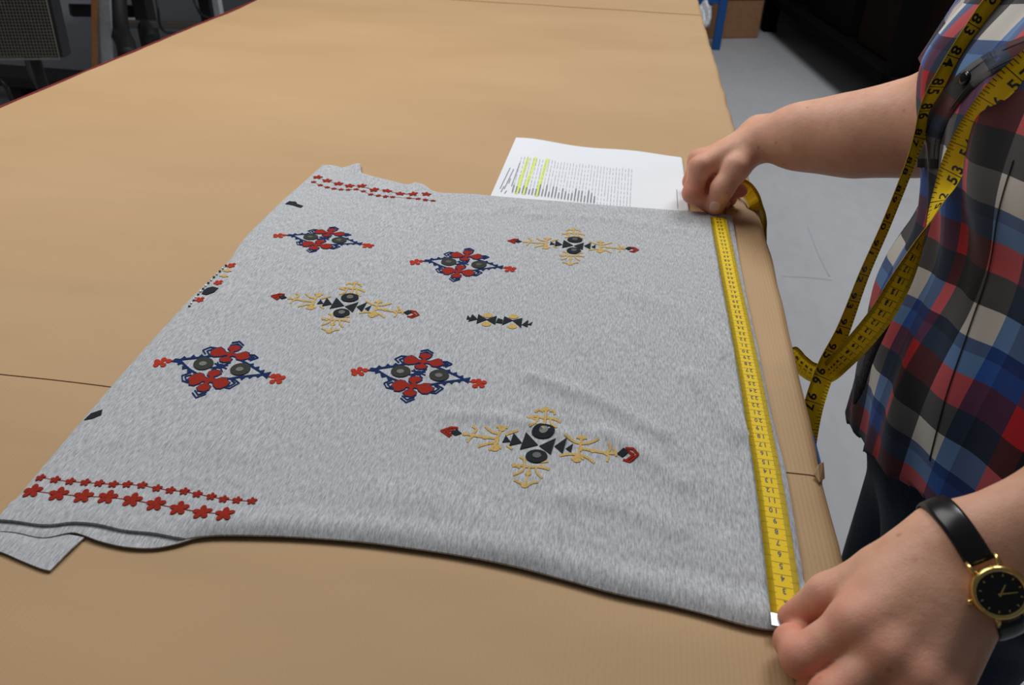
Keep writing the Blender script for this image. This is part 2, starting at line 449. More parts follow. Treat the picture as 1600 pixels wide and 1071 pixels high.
for j in range(NTT):
    t = j / (NTT - 1)
    for i in range(NS):
        s = i / (NS - 1)
        p = (1 - t) * eb[i] + t * et[i] + (1 - s) * el[j] + s * er[j] - ((1 - s) * (1 - t) * eb[0] + s * (1 - t) * eb[-1] + (1 - s) * t * et[0] + s * t * et[-1])
        dist = min(s * 0.5, (1 - s) * 0.5, t * 0.62, (1 - t) * 0.62)
        k = min(1.0, dist / 0.011); rnd = math.sqrt(max(0.0, 1 - (1 - k) ** 2))
        z = 0.0022 + (garment_z(*p) - 0.0022) * ((0.42 if not (s < 0.24 and t < 0.03) else 0.85) + (0.58 if not (s < 0.24 and t < 0.03) else 0.15) * rnd)
        # the plump rolled hem along the near edge
        dn = t * 0.62
        if s > 0.2: z += 0.0020 * math.exp(-((dn - 0.012) / 0.008) ** 2) * min(1, (s - .2) * 8)
        z -= 0.0016 * math.exp(-((dn - 0.030) / 0.004) ** 2) * max(0, min(1, (s - .74) * 12))
        vs.append((p[0], p[1], z))
fs = [(j * NS + i, j * NS + i + 1, (j + 1) * NS + i + 1, (j + 1) * NS + i) for j in range(NTT - 1) for i in range(NS - 1)]
cloth = gpart('front_layer', vs, fs, MAT['jersey'], smooth=True)
ring = [i for i in range(NS)] + [j * NS + NS - 1 for j in range(1, NTT)] + [(NTT - 1) * NS + i for i in range(NS - 2, -1, -1)] + [j * NS for j in range(NTT - 2, 0, -1)]
bvh_cloth = BVHTree.FromPolygons([Vector(v) for v in vs], fs)
CV = np.array(vs)
# rolled edge skirt, going down to the paper
sk = []; sf = []
for q in ring:
    x, y, z = vs[q]; sk.append((x, y, z)); sk.append((x, y, 0.0028))
n = len(ring)
for i in range(n): sf.append((2 * i, 2 * i + 1, 2 * ((i + 1) % n) + 1, 2 * ((i + 1) % n)))
gpart('folded_edge', sk, sf, MAT['jersey'], smooth=True)
def patch(name, a_px, b_px, za, zb, n=60, mm=8, bulge=0.001):
    A = resample(np.array([unp(u, v)[:2] for u, v in spline(a_px, 4)]), n); B = resample(np.array([unp(u, v)[:2] for u, v in spline(b_px, 4)]), n)
    vv = []
    for j in range(mm + 1):
        t = j / mm
        for i in range(n):
            p = A[i] * (1 - t) + B[i] * t
            vv.append((p[0], p[1], za * (1 - t) + zb * t + bulge * math.sin(math.pi * t) + 0.0004 * noise.noise(Vector((p[0] * 40, p[1] * 40, 3)))))
    ff = [(j * n + i, j * n + i + 1, (j + 1) * n + i + 1, (j + 1) * n + i) for j in range(mm) for i in range(n - 1)]
    o = gpart(name, vv, ff, MAT['jersey'], smooth=True)
    md = o.modifiers.new('thick', 'SOLIDIFY'); md.thickness = 0.0012; md.offset = -1
    es = o.modifiers.new('split', 'EDGE_SPLIT'); es.split_angle = 0.7
    return o
patch('back_layer', [(0, 836), (28, 838), (70, 846), (112, 838), (132, 842), (157, 851), (197, 860), (239, 862), (276, 856), (309, 846), (330, 843)],
      [(0, 815), (28, 818), (76, 822), (118, 818), (157, 819), (197, 827), (239, 830), (262, 836), (285, 838), (309, 836), (330, 834)], 0.0034, 0.0034, bulge=0.0004)
patch('turned_sleeve_corner', [(-30, 862), (0, 866), (36, 881), (66, 893), (80, 896)], [(-30, 820), (0, 822), (50, 832), (100, 838), (133, 844)], 0.0028, 0.0022, 40, 8, 0.0006)

# --- embroidery: 2D shapes traced once per motif kind in the plane of the cloth
def cloth_hit(x, y):
    h = bvh_cloth.ray_cast(Vector((x, y, 0.2)), Vector((0, 0, -1)))
    return h[0].z if h[0] is not None else None
def lift(poly2, faces, name, mat, parent, off=0.0007, label=None):
    n = len(poly2); zs = []
    for x, y in poly2:
        z = cloth_hit(x, y); zs.append(z if z is not None else HB * 0.75)
    top = [(x, y, z + off) for (x, y), z in zip(poly2, zs)]; bot = [(x, y, z - 0.0012) for (x, y), z in zip(poly2, zs)]
    ff = [tuple(f) for f in faces]; edges = {}
    for f in faces:
        for a, b in zip(f, list(f[1:]) + [f[0]]): edges[(a, b)] = 1
    for (a, b) in list(edges):
        if (b, a) not in edges: ff.append((a, a + n, b + n, b))
    o = gpart(name, top + bot, ff, mat, parent)
    if parent is not garment: o.matrix_parent_inverse = Matrix.Identity(4)
    if label: o['label'] = label
    return o
def orient(poly):
    a = sum(p[0] * q[1] - q[0] * p[1] for p, q in zip(poly, list(poly[1:]) + [poly[0]]))
    return list(poly) if a > 0 else list(poly)[::-1]
class Shape:
    def __init__(s): s.v = []; s.f = []
    def poly(s, pts):
        from mathutils.geometry import tessellate_polygon
        pts = orient(pts); b = len(s.v); s.v += [tuple(p) for p in pts]
        for t in tessellate_polygon([[Vector((p[0], p[1], 0)) for p in pts]]):
            t = list(t); p, q, r = [pts[i] for i in t]
            if (q[0] - p[0]) * (r[1] - p[1]) - (q[1] - p[1]) * (r[0] - p[0]) < 0: t = t[::-1]
            s.f.append(tuple(b + i for i in t))
    def ell(s, c, rx, ry, n=14, rot=0.0):
        b = len(s.v); s.v.append(tuple(c))
        for k in range(n):
            a = 2 * math.pi * k / n; x, y = rx * math.cos(a), ry * math.sin(a)
            s.v.append((c[0] + x * math.cos(rot) - y * math.sin(rot), c[1] + x * math.sin(rot) + y * math.cos(rot)))
        for k in range(n): s.f.append((b, b + 1 + k, b + 1 + (k + 1) % n))
    def stroke(s, pts, w, closed=False):
        P = [Vector((p[0], p[1])) for p in pts]; n = len(P)
        rng = range(n if closed else n - 1)
        for i in rng:
            a, c = P[i], P[(i + 1) % n]; d = (c - a)
            if d.length < 1e-9: continue
            d = d.normalized(); nn = Vector((-d.y, d.x)) * w / 2; e = d * w * 0.3
            b = len(s.v); s.v += [tuple(a - e - nn), tuple(c + e - nn), tuple(c + e + nn), tuple(a - e + nn)]
            s.f.append((b, b + 1, b + 2, b + 3))
    def mapped(s, fn): return [fn(p) for p in s.v]

def plane_of(crop):                                # crop = (origin u, origin v, scale): crop pixel -> cloth plane
    return lambda p: tuple(unp(crop[0] + p[0] / crop[2], crop[1] + p[1] / crop[2], HB)[:2])
def affine(src, dst):
    A = np.array([[x, y, 1] for x, y in src]); Bm = np.array(dst)
    X, *_ = np.linalg.lstsq(A, Bm, rcond=None)
    return lambda p: tuple(np.array([p[0], p[1], 1]) @ X)

CROP_D = (540, 530, 6.667)
D_LM = [(130, 342), (1385, 470), (855, 118), (630, 665)]
red_up = [(605, 225), (640, 195), (690, 185), (730, 205), (765, 232), (800, 232), (805, 215), (770, 195), (780, 170), (830, 160), (880, 170), (895, 190), (870, 210), (835, 220), (840, 240), (880, 245), (910, 235), (960, 220), (1000, 230), (1005, 255), (1030, 270), (1000, 285), (945, 300), (900, 292), (880, 270), (840, 260), (815, 268), (815, 280), (850, 295), (835, 315), (780, 325), (735, 315), (722, 292), (760, 278), (790, 272), (790, 258), (760, 255), (720, 268), (650, 272), (615, 262)]
red_lo = [(475, 495), (510, 455), (570, 435), (615, 445), (640, 470), (680, 485), (695, 470), (660, 450), (665, 420), (715, 400), (770, 410), (795, 435), (765, 455), (730, 465), (735, 485), (770, 490), (820, 475), (880, 478), (885, 505), (920, 520), (900, 550), (850, 575), (800, 575), (765, 550), (745, 520), (710, 515), (695, 540), (735, 560), (730, 590), (680, 607), (620, 598), (600, 570), (630, 545), (665, 530), (660, 512), (630, 510), (610, 530), (560, 550), (510, 545), (500, 515)]
D_CHEV = [[(785, 135), (855, 120), (912, 155)], [(778, 160), (850, 143), (905, 175)], [(640, 190), (580, 185), (515, 215), (555, 250)], [(635, 207), (600, 207), (560, 222), (595, 252)],
          [(1005, 245), (1060, 245), (1108, 270), (1040, 300)], [(1030, 258), (1070, 270), (1020, 290)], [(480, 430), (400, 462), (425, 510), (490, 525)], [(490, 452), (435, 470), (460, 500), (495, 515)],
          [(900, 480), (960, 490), (1015, 520), (940, 572), (890, 565)], [(930, 497), (975, 520), (930, 550), (905, 545)], [(575, 620), (630, 665), (715, 630)], [(590, 597), (640, 637), (715, 608)]]
D_BARS = [[(265, 322), (340, 308), (430, 296), (520, 285), (630, 265)], [(330, 325), (400, 370), (460, 405), (545, 440)], [(955, 303), (1050, 342), (1150, 387), (1235, 428)], [(895, 482), (1000, 462), (1100, 447), (1235, 430)]]
D_TRI = [[(325, 305), (350, 280), (385, 303)], [(410, 298), (440, 266), (475, 292)], [(493, 288), (520, 258), (558, 280)], [(572, 275), (600, 252), (632, 265)], [(305, 328), (315, 360), (352, 345)], [(370, 372), (380, 400), (425, 390)], [(432, 398), (445, 430), (485, 418)],
         [(1040, 338), (1085, 330), (1092, 360)], [(1110, 368), (1155, 358), (1158, 388)], [(1180, 400), (1222, 390), (1222, 418)], [(1000, 462), (1030, 488), (1060, 455)], [(1080, 450), (1105, 472), (1140, 443)], [(1155, 440), (1185, 460), (1215, 432)],
         [(245, 330), (270, 305), (330, 310), (310, 335)], [(1215, 428), (1292, 412), (1275, 460)]]
D_STAR = [[(690, 337), (830, 385)], [(680, 400), (845, 325)], [(712, 325), (800, 415)], [(665, 380), (830, 352)]]
def blossom(shape, pts, rx=30, ry=19):
    for x, y in pts: shape.ell((x, y), rx, ry, 10)
def diamond(lm_px, label):
    pf = plane_of(CROP_D); src = [pf(p) for p in D_LM]
    dst = [tuple(unp(u, v, HB)[:2]) for u, v in lm_px]
    af = affine(src, dst); fn = lambda p: af(pf(p))
    s = Shape()
    for c in D_CHEV: s.stroke(c, 13)
    for c in D_BARS: s.stroke(c, 18)
    for c in D_TRI:
        m0 = np.mean(c, axis=0); s.poly([tuple(m0 + (np.array(q) - m0) * 1.3) for q in c])
    for c in D_STAR: s.stroke(c, 12)
    s.ell((755, 362), 42, 24)
    s.stroke(red_up, 15, True); s.stroke(red_lo, 15, True)
    root = lift([fn(p) for p in s.v], s.f, 'diamond_motif', MAT['navy'], garment, 0.0005, label)
    for poly in (red_up, red_lo):
        r = Shape(); r.poly(poly); lift([fn(p) for p in r.v], r.f, 'red_flower', MAT['red'], root, 0.0007)
    for c in ((575, 345), (975, 390)):
        r = Shape(); r.ell(c, 103, 59, 20); lift([fn(p) for p in r.v], r.f, 'mirror_ring', MAT['darkring'], root, 0.0009)
        r = Shape(); r.ell((c[0] - 4, c[1] + 3), 40, 21, 14); lift([fn(p) for p in r.v], r.f, 'mirror', MAT['mirrordark'], root, 0.0012)
    for pts, st in (([(85, 332), (90, 368), (150, 314), (165, 366), (130, 344), (205, 327)], [(205, 327), (250, 322)]), ([(1335, 445), (1385, 440), (1442, 457), (1348, 496), (1420, 496), (1385, 470)], [(1290, 450), (1340, 447)])):
        r = Shape(); blossom(r, pts); r.stroke(st, 9); lift([fn(p) for p in r.v], r.f, 'coral_blossom', MAT['coral'], root, 0.0006)
    return root
diamond([(251.8, 564), (432.3, 589.5), (374.5, 536.3), (306.3, 626.3)], 'navy and red diamond motif nearest the left edge')
diamond([(559.5, 581.3), (747.8, 600.5), (668.2, 547.7), (634.5, 629.8)], 'navy and red diamond motif in the middle near row')
diamond([(436.6, 367.4), (575.8, 383.4), (522.3, 355.9), (483, 396)], 'small-looking navy and red diamond motif in the far left corner')
diamond([(649.7, 408.7), (797, 420), (733.3, 389), (708, 442.5)], 'navy and red diamond motif in the far middle')

CROP_G = (680, 600, 4.444)
G_LM = [(42, 328), (1405, 515), (770, 160), (615, 730)]
G_TRI = [[(465, 408), (490, 360), (522, 402)], [(513, 432), (545, 343), (602, 410)], [(588, 457), (630, 338), (714, 425)], [(722, 432), (836, 384), (802, 494)], [(828, 435), (913, 386), (885, 487)], [(906, 452), (958, 419), (942, 480)]]
G_STR = [[(695, 197), (720, 182), (748, 192)], [(798, 190), (822, 193), (830, 212)], [(768, 195), (760, 285)], [(645, 243), (700, 228), (750, 240), (800, 240), (868, 263)], [(640, 235), (690, 252)], [(830, 243), (868, 268)], [(655, 300), (695, 283), (712, 242)], [(798, 247), (806, 285), (840, 315)],
         [(590, 510), (622, 532), (620, 568)], [(540, 572), (590, 568), (650, 580), (720, 580), (790, 595)], [(545, 632), (600, 610), (622, 577)], [(700, 585), (706, 620), (740, 655)], [(538, 558), (585, 582)], [(732, 570), (785, 597)], [(655, 580), (630, 690)], [(550, 670), (590, 690), (625, 715), (670, 692), (710, 685)], [(740, 545), (780, 540)],
         [(460, 320), (430, 380), (415, 450)], [(350, 300), (390, 333), (432, 345)], [(300, 436), (370, 415), (435, 410)], [(378, 458), (415, 425), (455, 447)], [(220, 350), (300, 365), (420, 380)], [(262, 297), (287, 318), (262, 347)], [(225, 402), (243, 377), (272, 356)], [(490, 352), (572, 325)], [(500, 430), (532, 452)], [(430, 300), (500, 305)],
         [(1018, 380), (1005, 440), (985, 530)], [(903, 368), (945, 395), (1000, 415), (1060, 415), (1132, 393)], [(868, 500), (930, 490), (1000, 495), (1050, 510), (1102, 547)], [(950, 522), (990, 503), (1030, 522)], [(1000, 450), (1080, 462), (1170, 480), (1262, 490)], [(1203, 428), (1216, 458), (1190, 475)], [(1193, 537), (1202, 502), (1170, 480)], [(1240, 458), (1256, 502)], [(985, 375), (1050, 380)]]
G_BLOB = [(768, 178, 24, 16), (745, 292, 20, 12), (645, 627, 22, 13), (622, 707, 28, 18), (463, 315, 26, 16), (415, 452, 30, 17), (345, 372, 20, 13), (205, 348, 18, 12), (1018, 376, 26, 17), (985, 530, 30, 17), (1095, 465, 20, 14), (1245, 485, 16, 11), (430, 385, 16, 20), (1008, 450, 16, 22)]
def cross_motif(lm_px, label, bright):
    pf = plane_of(CROP_G); src = [pf(p) for p in G_LM]
    dst = [tuple(unp(u, v, HB)[:2]) for u, v in lm_px]
    af = affine(src, dst); fn = lambda p: af(pf(p))
    s = Shape()
    for c in G_TRI: s.poly(c)
    root = lift([fn(p) for p in s.v], s.f, 'cross_motif', MAT['black'], garment, 0.0007, label)
    for q in ([(108, 342), (150, 317), (184, 345), (140, 361)], [(1262, 490), (1305, 464), (1342, 490), (1300, 516)]):
        r = Shape(); r.poly(q); lift([fn(p) for p in r.v], r.f, 'arrow_base', MAT['black'], root, 0.0007)
    g = Shape()
    for c in G_STR: g.stroke([tuple(q) for q in spline(c, 3)] if len(c) > 2 else c, 15)
    for x, y, rx, ry in G_BLOB: g.ell((x, y), rx, ry, 10)
    lift([fn(p) for p in g.v], g.f, 'gold_stitching', MAT['gold'], root, 0.0005)
    for strokes in ([[(155, 308), (110, 305), (42, 328), (100, 367)], [(130, 322), (75, 331), (112, 356)]], [[(1320, 470), (1370, 480), (1405, 515), (1350, 547), (1308, 532)], [(1335, 487), (1375, 513), (1325, 537)]]):
        r = Shape()
        for st in strokes: r.stroke(st, 13)
        lift([fn(p) for p in r.v], r.f, 'red_arrow', MAT['red'], root, 0.0006)
    for (c, rx, ry), mm in zip((((750, 338), 80, 44), ((703, 506), 76, 46)), ('mirrordark', bright)):
        r = Shape(); r.ell(c, rx, ry, 20); lift([fn(p) for p in r.v], r.f, 'mirror_ring', MAT['black'], root, 0.0010)
        r = Shape(); r.ell((c[0] + 2, c[1] - 5), 31, 20, 14); lift([fn(p) for p in r.v], r.f, 'mirror', MAT[mm], root, 0.0013)
    return root
cross_motif([(680 + 42 / 4.444, 600 + 328 / 4.444), (680 + 1405 / 4.444, 600 + 515 / 4.444), (680 + 770 / 4.444, 600 + 160 / 4.444), (680 + 615 / 4.444, 600 + 730 / 4.444)], 'gold and charcoal cross motif nearest the camera', 'mirror')
cross_motif([(421.4, 462.4), (651, 491.3), (558.4, 441.4), (515.5, 523.6)], 'gold and charcoal cross motif left of centre', 'mirrordark')
cross_motif([(793.3, 376.8), (996.8, 390.8), (896.4, 356.5), (891.2, 415.6)], 'gold and charcoal cross motif farthest from the camera', 'mirrordark')

CROP_S = (710, 340, 5.161); pf = plane_of(CROP_S)
s = Shape()
for c in [[(97, 825), (108, 793), (138, 825)], [(112, 842), (145, 785), (187, 824)], [(178, 858), (193, 784), (264, 826)], [(258, 826), (341, 796), (330, 867)], [(335, 850), (350, 815), (392, 828), (385, 858)], [(385, 870), (403, 799), (472, 833)], [(466, 833), (549, 814), (538, 892)], [(543, 868), (597, 829), (590, 888)], [(592, 866), (631, 843), (617, 873)]]: s.poly(c)
root = lift([pf(p) for p in s.v], s.f, 'charcoal_bar_motif', MAT['black'], garment, 0.0007, 'short charcoal bar of triangles with gold dots')
for x, y in [(270, 792), (258, 862), (478, 801), (467, 882)]:
    r = Shape(); r.ell((x, y), 40, 18, 12); lift([pf(p) for p in r.v], r.f, 'gold_dot', MAT['gold'], root, 0.0005)
pf1 = plane_of((400, 240, 3.5556))
r = Shape(); r.poly([(162, 282), (185, 267), (222, 270), (230, 282), (262, 292), (250, 302), (225, 296), (200, 288)]); lift([pf1(p) for p in r.v], r.f, 'edge_motif', MAT['black'], garment, 0.0007, 'small charcoal motif cut off by the far left edge')
pf0 = plane_of((0, 0, 1.0))
r = Shape(); r.poly([(131, 656), (142, 646), (160, 641), (158, 649), (144, 655)]); lift([pf0(p) for p in r.v], r.f, 'edge_motif', MAT['black'], garment, 0.0007, 'small charcoal motif cut off by the near left edge')
pfe = plane_of((280, 390, 9.736))
for c in ((790, 247), (595, 515), (315, 775)):
    r = Shape(); blossom(r, [(c[0] - 45, c[1] + 12), (c[0] - 15, c[1] - 18), (c[0] + 45, c[1] - 20), (c[0] + 30, c[1] + 14), (c[0] - 12, c[1] + 26), (c[0], c[1])], 28, 14)
    lift([pfe(p) for p in r.v], r.f, 'coral_blossom', MAT['coral'], garment, 0.0006)
for c in ((735, 330), (685, 412)):
    r = Shape(); r.ell(c, 42, 22, 12); r.stroke([(c[0] - 70, c[1]), (c[0] + 60, c[1] + 8)], 12); lift([pfe(p) for p in r.v], r.f, 'gold_dot', MAT['gold'], garment, 0.0006)
r = Shape(); r.poly([(345, 690), (370, 640), (430, 600), (510, 582), (598, 605), (540, 665), (420, 708)]); lift([pfe(p) for p in r.v], r.f, 'mirror_ring', MAT['black'], garment, 0.0008)
# glass beads along the left edge
for k in range(15):
    t = k / 14; u, v = 353 + (296 - 353) * t - 3 * math.sin(math.pi * t), 415 + (479 - 415) * t
    c = unp(u, v, 0.0075); mb = MB()
    mb.tube([c + np.array((-.0011, 0, 0)), c + np.array((-.0007, 0, 0)), c + np.array((.0007, 0, 0)), c + np.array((.0011, 0, 0))], [0.0006, 0.0013, 0.0013, 0.0006], 6)
    gpart('bead', mb.v, mb.f, MAT['mirror'] if k % 2 else MAT['mirrordark'], smooth=True)
# rows of little red flowers
def flower_row(pts, crop, rpx, rowlabel):
    pf = plane_of(crop); P = [pf(p) for p in pts]
    s = Shape(); s.stroke(P, 0.0006); lift(s.v, s.f, 'flower_thread', MAT['red'], garment, 0.0003)
    for (u, v), p in zip(pts, P):
        a = np.array(pf((u - rpx, v))); b = np.array(pf((u + rpx, v))); r = np.linalg.norm(b - a) / 2
        f = Shape(); ph = random.uniform(0, 1)
        for k in range(5):
            an = 2 * math.pi * (k + 0.3 + 0.15 * ph) / 5
            f.ell((p[0] + 0.58 * r * math.cos(an), p[1] + 0.58 * r * math.sin(an)), 0.42 * r, 0.31 * r, 9, an)
        f.ell(p, 0.30 * r, 0.30 * r, 8)
        lift(f.v, f.f, 'red_blossom', MAT['red'], garment, 0.0007)
CN = (0, 700, 3.5556)
flower_row([(225, 165), (308, 178), (392, 188), (475, 193), (553, 198), (630, 203), (708, 203), (790, 208), (873, 225), (948, 237), (1025, 243), (1097, 258), (1175, 272), (1243, 287), (1318, 293), (1400, 297)], CN, 30, '')
flower_row([(180, 240), (325, 258), (463, 270), (598, 275), (735, 290), (865, 313), (995, 337), (1123, 362), (1250, 375)], CN, 57, '')
CF = (400, 240, 3.5556)
flower_row([(343, 133), (395, 152), (458, 168), (520, 180), (588, 182), (657, 208), (728, 215), (800, 227), (873, 230), (947, 230)], CF, 29, '')
flower_row([(320, 160), (357, 177), (395, 188), (433, 195), (472, 200), (513, 202), (556, 200), (597, 212), (637, 231), (680, 240), (720, 248), (760, 252), (850, 252), (900, 258), (942, 265), (985, 267)], CF, 16, '')

# ---------------------------------------------------------------- printed document
doc = empty('document_stack', (*unp(925, 280)[:2], 0.003)); DO = Vector(doc.location)
tag(doc, 'white printed list with yellow highlighted rows lying behind the garment', 'document')
DQ = [unp(765, 316)[:2], unp(1074, 338)[:2], unp(1063.5, 250)[:2], unp(806, 222.5)[:2]]     # near-left, near-right, far-right, far-left
def doc_xy(a, b): return (1 - a) * (1 - b) * DQ[0] + a * (1 - b) * DQ[1] + a * b * DQ[2] + (1 - a) * b * DQ[3]
def doc_z(a, b): return 0.0052 + 0.0010 * math.sin(a * 7.0 + 0.6) * (1 - b) ** 2 + 0.0024 * math.exp(-((a - 0.05) / 0.16) ** 2) * b + 0.0012 * math.sin(a * 11) * b ** 3
def doc_sheet(name, dz, grow, sx):
    na, nb = 40, 14; vv = []
    for j in range(nb + 1):
        for i in range(na + 1):
            a, b = i / na, j / nb; p = doc_xy(a, b) + np.array(sx)
            vv.append(Vector((p[0], p[1], doc_z(a, b) * (1 if dz == 0 else grow) + dz)) - DO)
    ff = [(j * (na + 1) + i, j * (na + 1) + i + 1, (j + 1) * (na + 1) + i + 1, (j + 1) * (na + 1) + i) for j in range(nb) for i in range(na)]
    o = mesh_obj(name, vv, ff, MAT['whitepaper'], doc, True)
    md = o.modifiers.new('thick', 'SOLIDIFY'); md.thickness = 0.00025; md.offset = -1
    es = o.modifiers.new('split', 'EDGE_SPLIT'); es.split_angle = 0.7
    return o
doc_sheet('sheet', 0, 1, (0, 0)); doc_sheet('sheet', -0.0007, 0.95, (0.0012, -0.0012)); doc_sheet('sheet', -0.0014, 0.9, (-0.0008, -0.0022))
CB = (750, 200, 4.5714)
QA = np.array([unp(CB[0] + u / CB[2], CB[1] + v / CB[2])[:2] for u, v in ((85, 520), (1475, 632), (1432, 235), (250, 103))])
def doc_ab(u, v):                                   # crop pixel -> sheet coordinates (Newton on the bilinear map)
    g = unp(CB[0] + u / CB[2], CB[1] + v / CB[2], 0.0058)[:2]; ab = np.array([.5, .5])
    for _ in range(12):
        f = doc_xy(*ab) - g; e = 1e-4
        J = np.stack([(doc_xy(ab[0] + e, ab[1]) - doc_xy(*ab)) / e, (doc_xy(ab[0], ab[1] + e) - doc_xy(*ab)) / e], 1)
        ab = ab - np.linalg.solve(J, f)
    return ab
def print_strip(mb, p0, p1, wa, off=0.0003, n=8):
    a0, a1 = doc_ab(*p0), doc_ab(*p1)
    b = len(mb.v)
    for i in range(n + 1):
        ab = a0 + (a1 - a0) * i / n
        for sgn in (-1, 1):
            q = doc_xy(ab[0] + sgn * wa, ab[1]); mb.v.append(tuple(Vector((q[0], q[1], doc_z(ab[0] + sgn * wa, ab[1]) + off)) - DO))
    for i in range(n): mb.f.append((b + 2 * i, b + 2 * i + 1, b + 2 * i + 3, b + 2 * i + 2))
for p0, p1 in (((256, 474), (345, 220)), ((308, 478), (400, 215)), ((400, 490), (482, 220))):
    mb = MB(); print_strip(mb, p0, p1, 0.0085); h = mb.build('highlighted_row', MAT['highlighter'], doc); h['label'] = 'yellow highlighted row'
mb = MB(); mbd = MB()
for k in range(37):
    t = k / 36
    p0 = np.array((228 + (1070 - 228) * t, 470 + (572 - 470) * t)); p1 = np.array((300 + (1085 - 300) * t, 205 + (290 - 205) * t))
    for seg in range(9):
        a = seg / 9 + 0.008; bq = a + 0.085 + random.uniform(-0.03, 0.015)
        print_strip(mb, tuple(p0 + (p1 - p0) * a), tuple(p0 + (p1 - p0) * bq), 0.0016, 0.0005, 2)
    if t < 0.72:
        L = random.uniform(0.15, 0.34); print_strip(mbd, tuple(p0 + (p1 - p0) * 0.03), tuple(p0 + (p1 - p0) * L), 0.0034, 0.0006, 3)
mb.build('printed_columns', MAT['inklight'], doc); mbd.build('printed_names', MAT['ink'], doc)
mb = MB()
for p0, p1 in (((150, 460), (170, 420)), ((143, 437), (215, 290)), ((172, 440), (240, 300)), ((205, 400), (218, 365)), ((225, 420), (285, 255)), ((175, 472), (190, 452))):
    print_strip(mb, p0, p1, 0.0022, 0.0005, 5)
mb.build('printed_heading', MAT['ink'], doc)
mb = MB(); print_strip(mb, (1405, 440), (1412, 580), 0.0015, 0.0005, 5); mb.build('printed_footer', MAT['ink'], doc)

# ---------------------------------------------------------------- person: signed-distance modelling
def cap(P, a, b, r1, r2):
    a = np.asarray(a, np.float32); b = np.asarray(b, np.float32); ba = b - a; bb = float(ba @ ba) + 1e-12
    px, py, pz = P[0] - a[0], P[1] - a[1], P[2] - a[2]
    h = np.clip((px * ba[0] + py * ba[1] + pz * ba[2]) / bb, 0, 1)
    return np.sqrt((px - h * ba[0]) ** 2 + (py - h * ba[1]) ** 2 + (pz - h * ba[2]) ** 2) - (r1 + (r2 - r1) * h)
def ellip(P, c, r):
    k = np.sqrt(((P[0] - c[0]) / r[0]) ** 2 + ((P[1] - c[1]) / r[1]) ** 2 + ((P[2] - c[2]) / r[2]) ** 2)
    return (k - 1) * min(r)
def smin(a, b, k):
    h = np.maximum(k - np.abs(a - b), 0) / k
    return np.minimum(a, b) - h * h * k * 0.25
def chain(P, pts, k=0.004):
    d = None
    for (a, ra), (b, rb) in zip(pts[:-1], pts[1:]):
        c = cap(P, a, b, ra, rb); d = c if d is None else smin(d, c, k)
    return d
def grid(lo, hi, h):
    ax = [np.arange(lo[i], hi[i] + h, h, dtype=np.float32) for i in range(3)]
    return (ax[0][:, None, None], ax[1][None, :, None], ax[2][None, None, :]), ax
def surface_nets(F, ax, h):
    nx, ny, nz = F.shape; S = F < 0
    cs = [(0, 0, 0), (1, 0, 0), (0, 1, 0), (1, 1, 0), (0, 0, 1), (1, 0, 1), (0, 1, 1), (1, 1, 1)]
    cnt = np.zeros((nx - 1, ny - 1, nz - 1), np.int8)
    for c in cs: cnt += S[c[0]:nx - 1 + c[0], c[1]:ny - 1 + c[1], c[2]:nz - 1 + c[2]]
    act = (cnt > 0) & (cnt < 8)
    I, J, K = np.nonzero(act); N = len(I)
    idx = -np.ones(act.shape, np.int64); idx[I, J, K] = np.arange(N)
    V = np.stack([F[I + c[0], J + c[1], K + c[2]] for c in cs], 1)
    acc = np.zeros((N, 3)); num = np.zeros(N); C = np.array(cs, float)
    for a in range(8):
        for b in range(a + 1, 8):
            if abs(C[a] - C[b]).sum() != 1: continue
            cr = (V[:, a] < 0) != (V[:, b] < 0)
            den = V[:, a] - V[:, b]; t = np.where(cr, V[:, a] / np.where(np.abs(den) < 1e-12, 1, den), 0)
            acc += np.where(cr[:, None], C[a] + t[:, None] * (C[b] - C[a]), 0); num += cr
    P = np.stack([I, J, K], 1) + acc / num[:, None]
    verts = np.stack([ax[0][0] + P[:, 0] * h, ax[1][0] + P[:, 1] * h, ax[2][0] + P[:, 2] * h], 1)
    faces = []
    for axis in range(3):
        s0 = [slice(0, n) for n in F.shape]; s1 = list(s0)
        s0[axis] = slice(0, F.shape[axis] - 1); s1[axis] = slice(1, F.shape[axis])
        A, B = S[tuple(s0)], S[tuple(s1)]
        e = np.argwhere(A != B); flip = A[tuple(e.T)]
        u, v = [(1, 2), (2, 0), (0, 1)][axis]
        ok = (e[:, u] > 0) & (e[:, v] > 0) & (e[:, u] < F.shape[u] - 1) & (e[:, v] < F.shape[v] - 1)
        e = e[ok]; flip = flip[ok]
        def cell(du, dv):
            q = e.copy(); q[:, u] -= du; q[:, v] -= dv; return idx[q[:, 0], q[:, 1], q[:, 2]]
        q = np.stack([cell(1, 1), cell(0, 1), cell(0, 0), cell(1, 0)], 1)
        q = np.where(flip[:, None], q, q[:, ::-1]); faces.append(q)
    faces = np.concatenate(faces); faces = faces[(faces >= 0).all(1)]
    return verts, faces
def J_(u, v, d, r): return (at(u, v, d), r)
def hand(P, wr, wu, mcps, fingers, thumb, extra, wrad=0.0185):
    palm = None
    for k, (m, r) in enumerate(mcps):
        t = k / 3; w = np.array(wr) * (1 - t) + np.array(wu) * t
        c = cap(P, w, m, wrad, r); palm = c if palm is None else smin(palm, c, 0.011)
    for a, ra, b, rb in extra: palm = smin(palm, cap(P, a, b, ra, rb), 0.012)
    F = None
    for f in fingers:
        c = chain(P, f); F = c if F is None else smin(F, c, 0.0014)
    th = chain(P, thumb, 0.006)
    return smin(smin(palm, F, 0.0048), th, 0.0046)

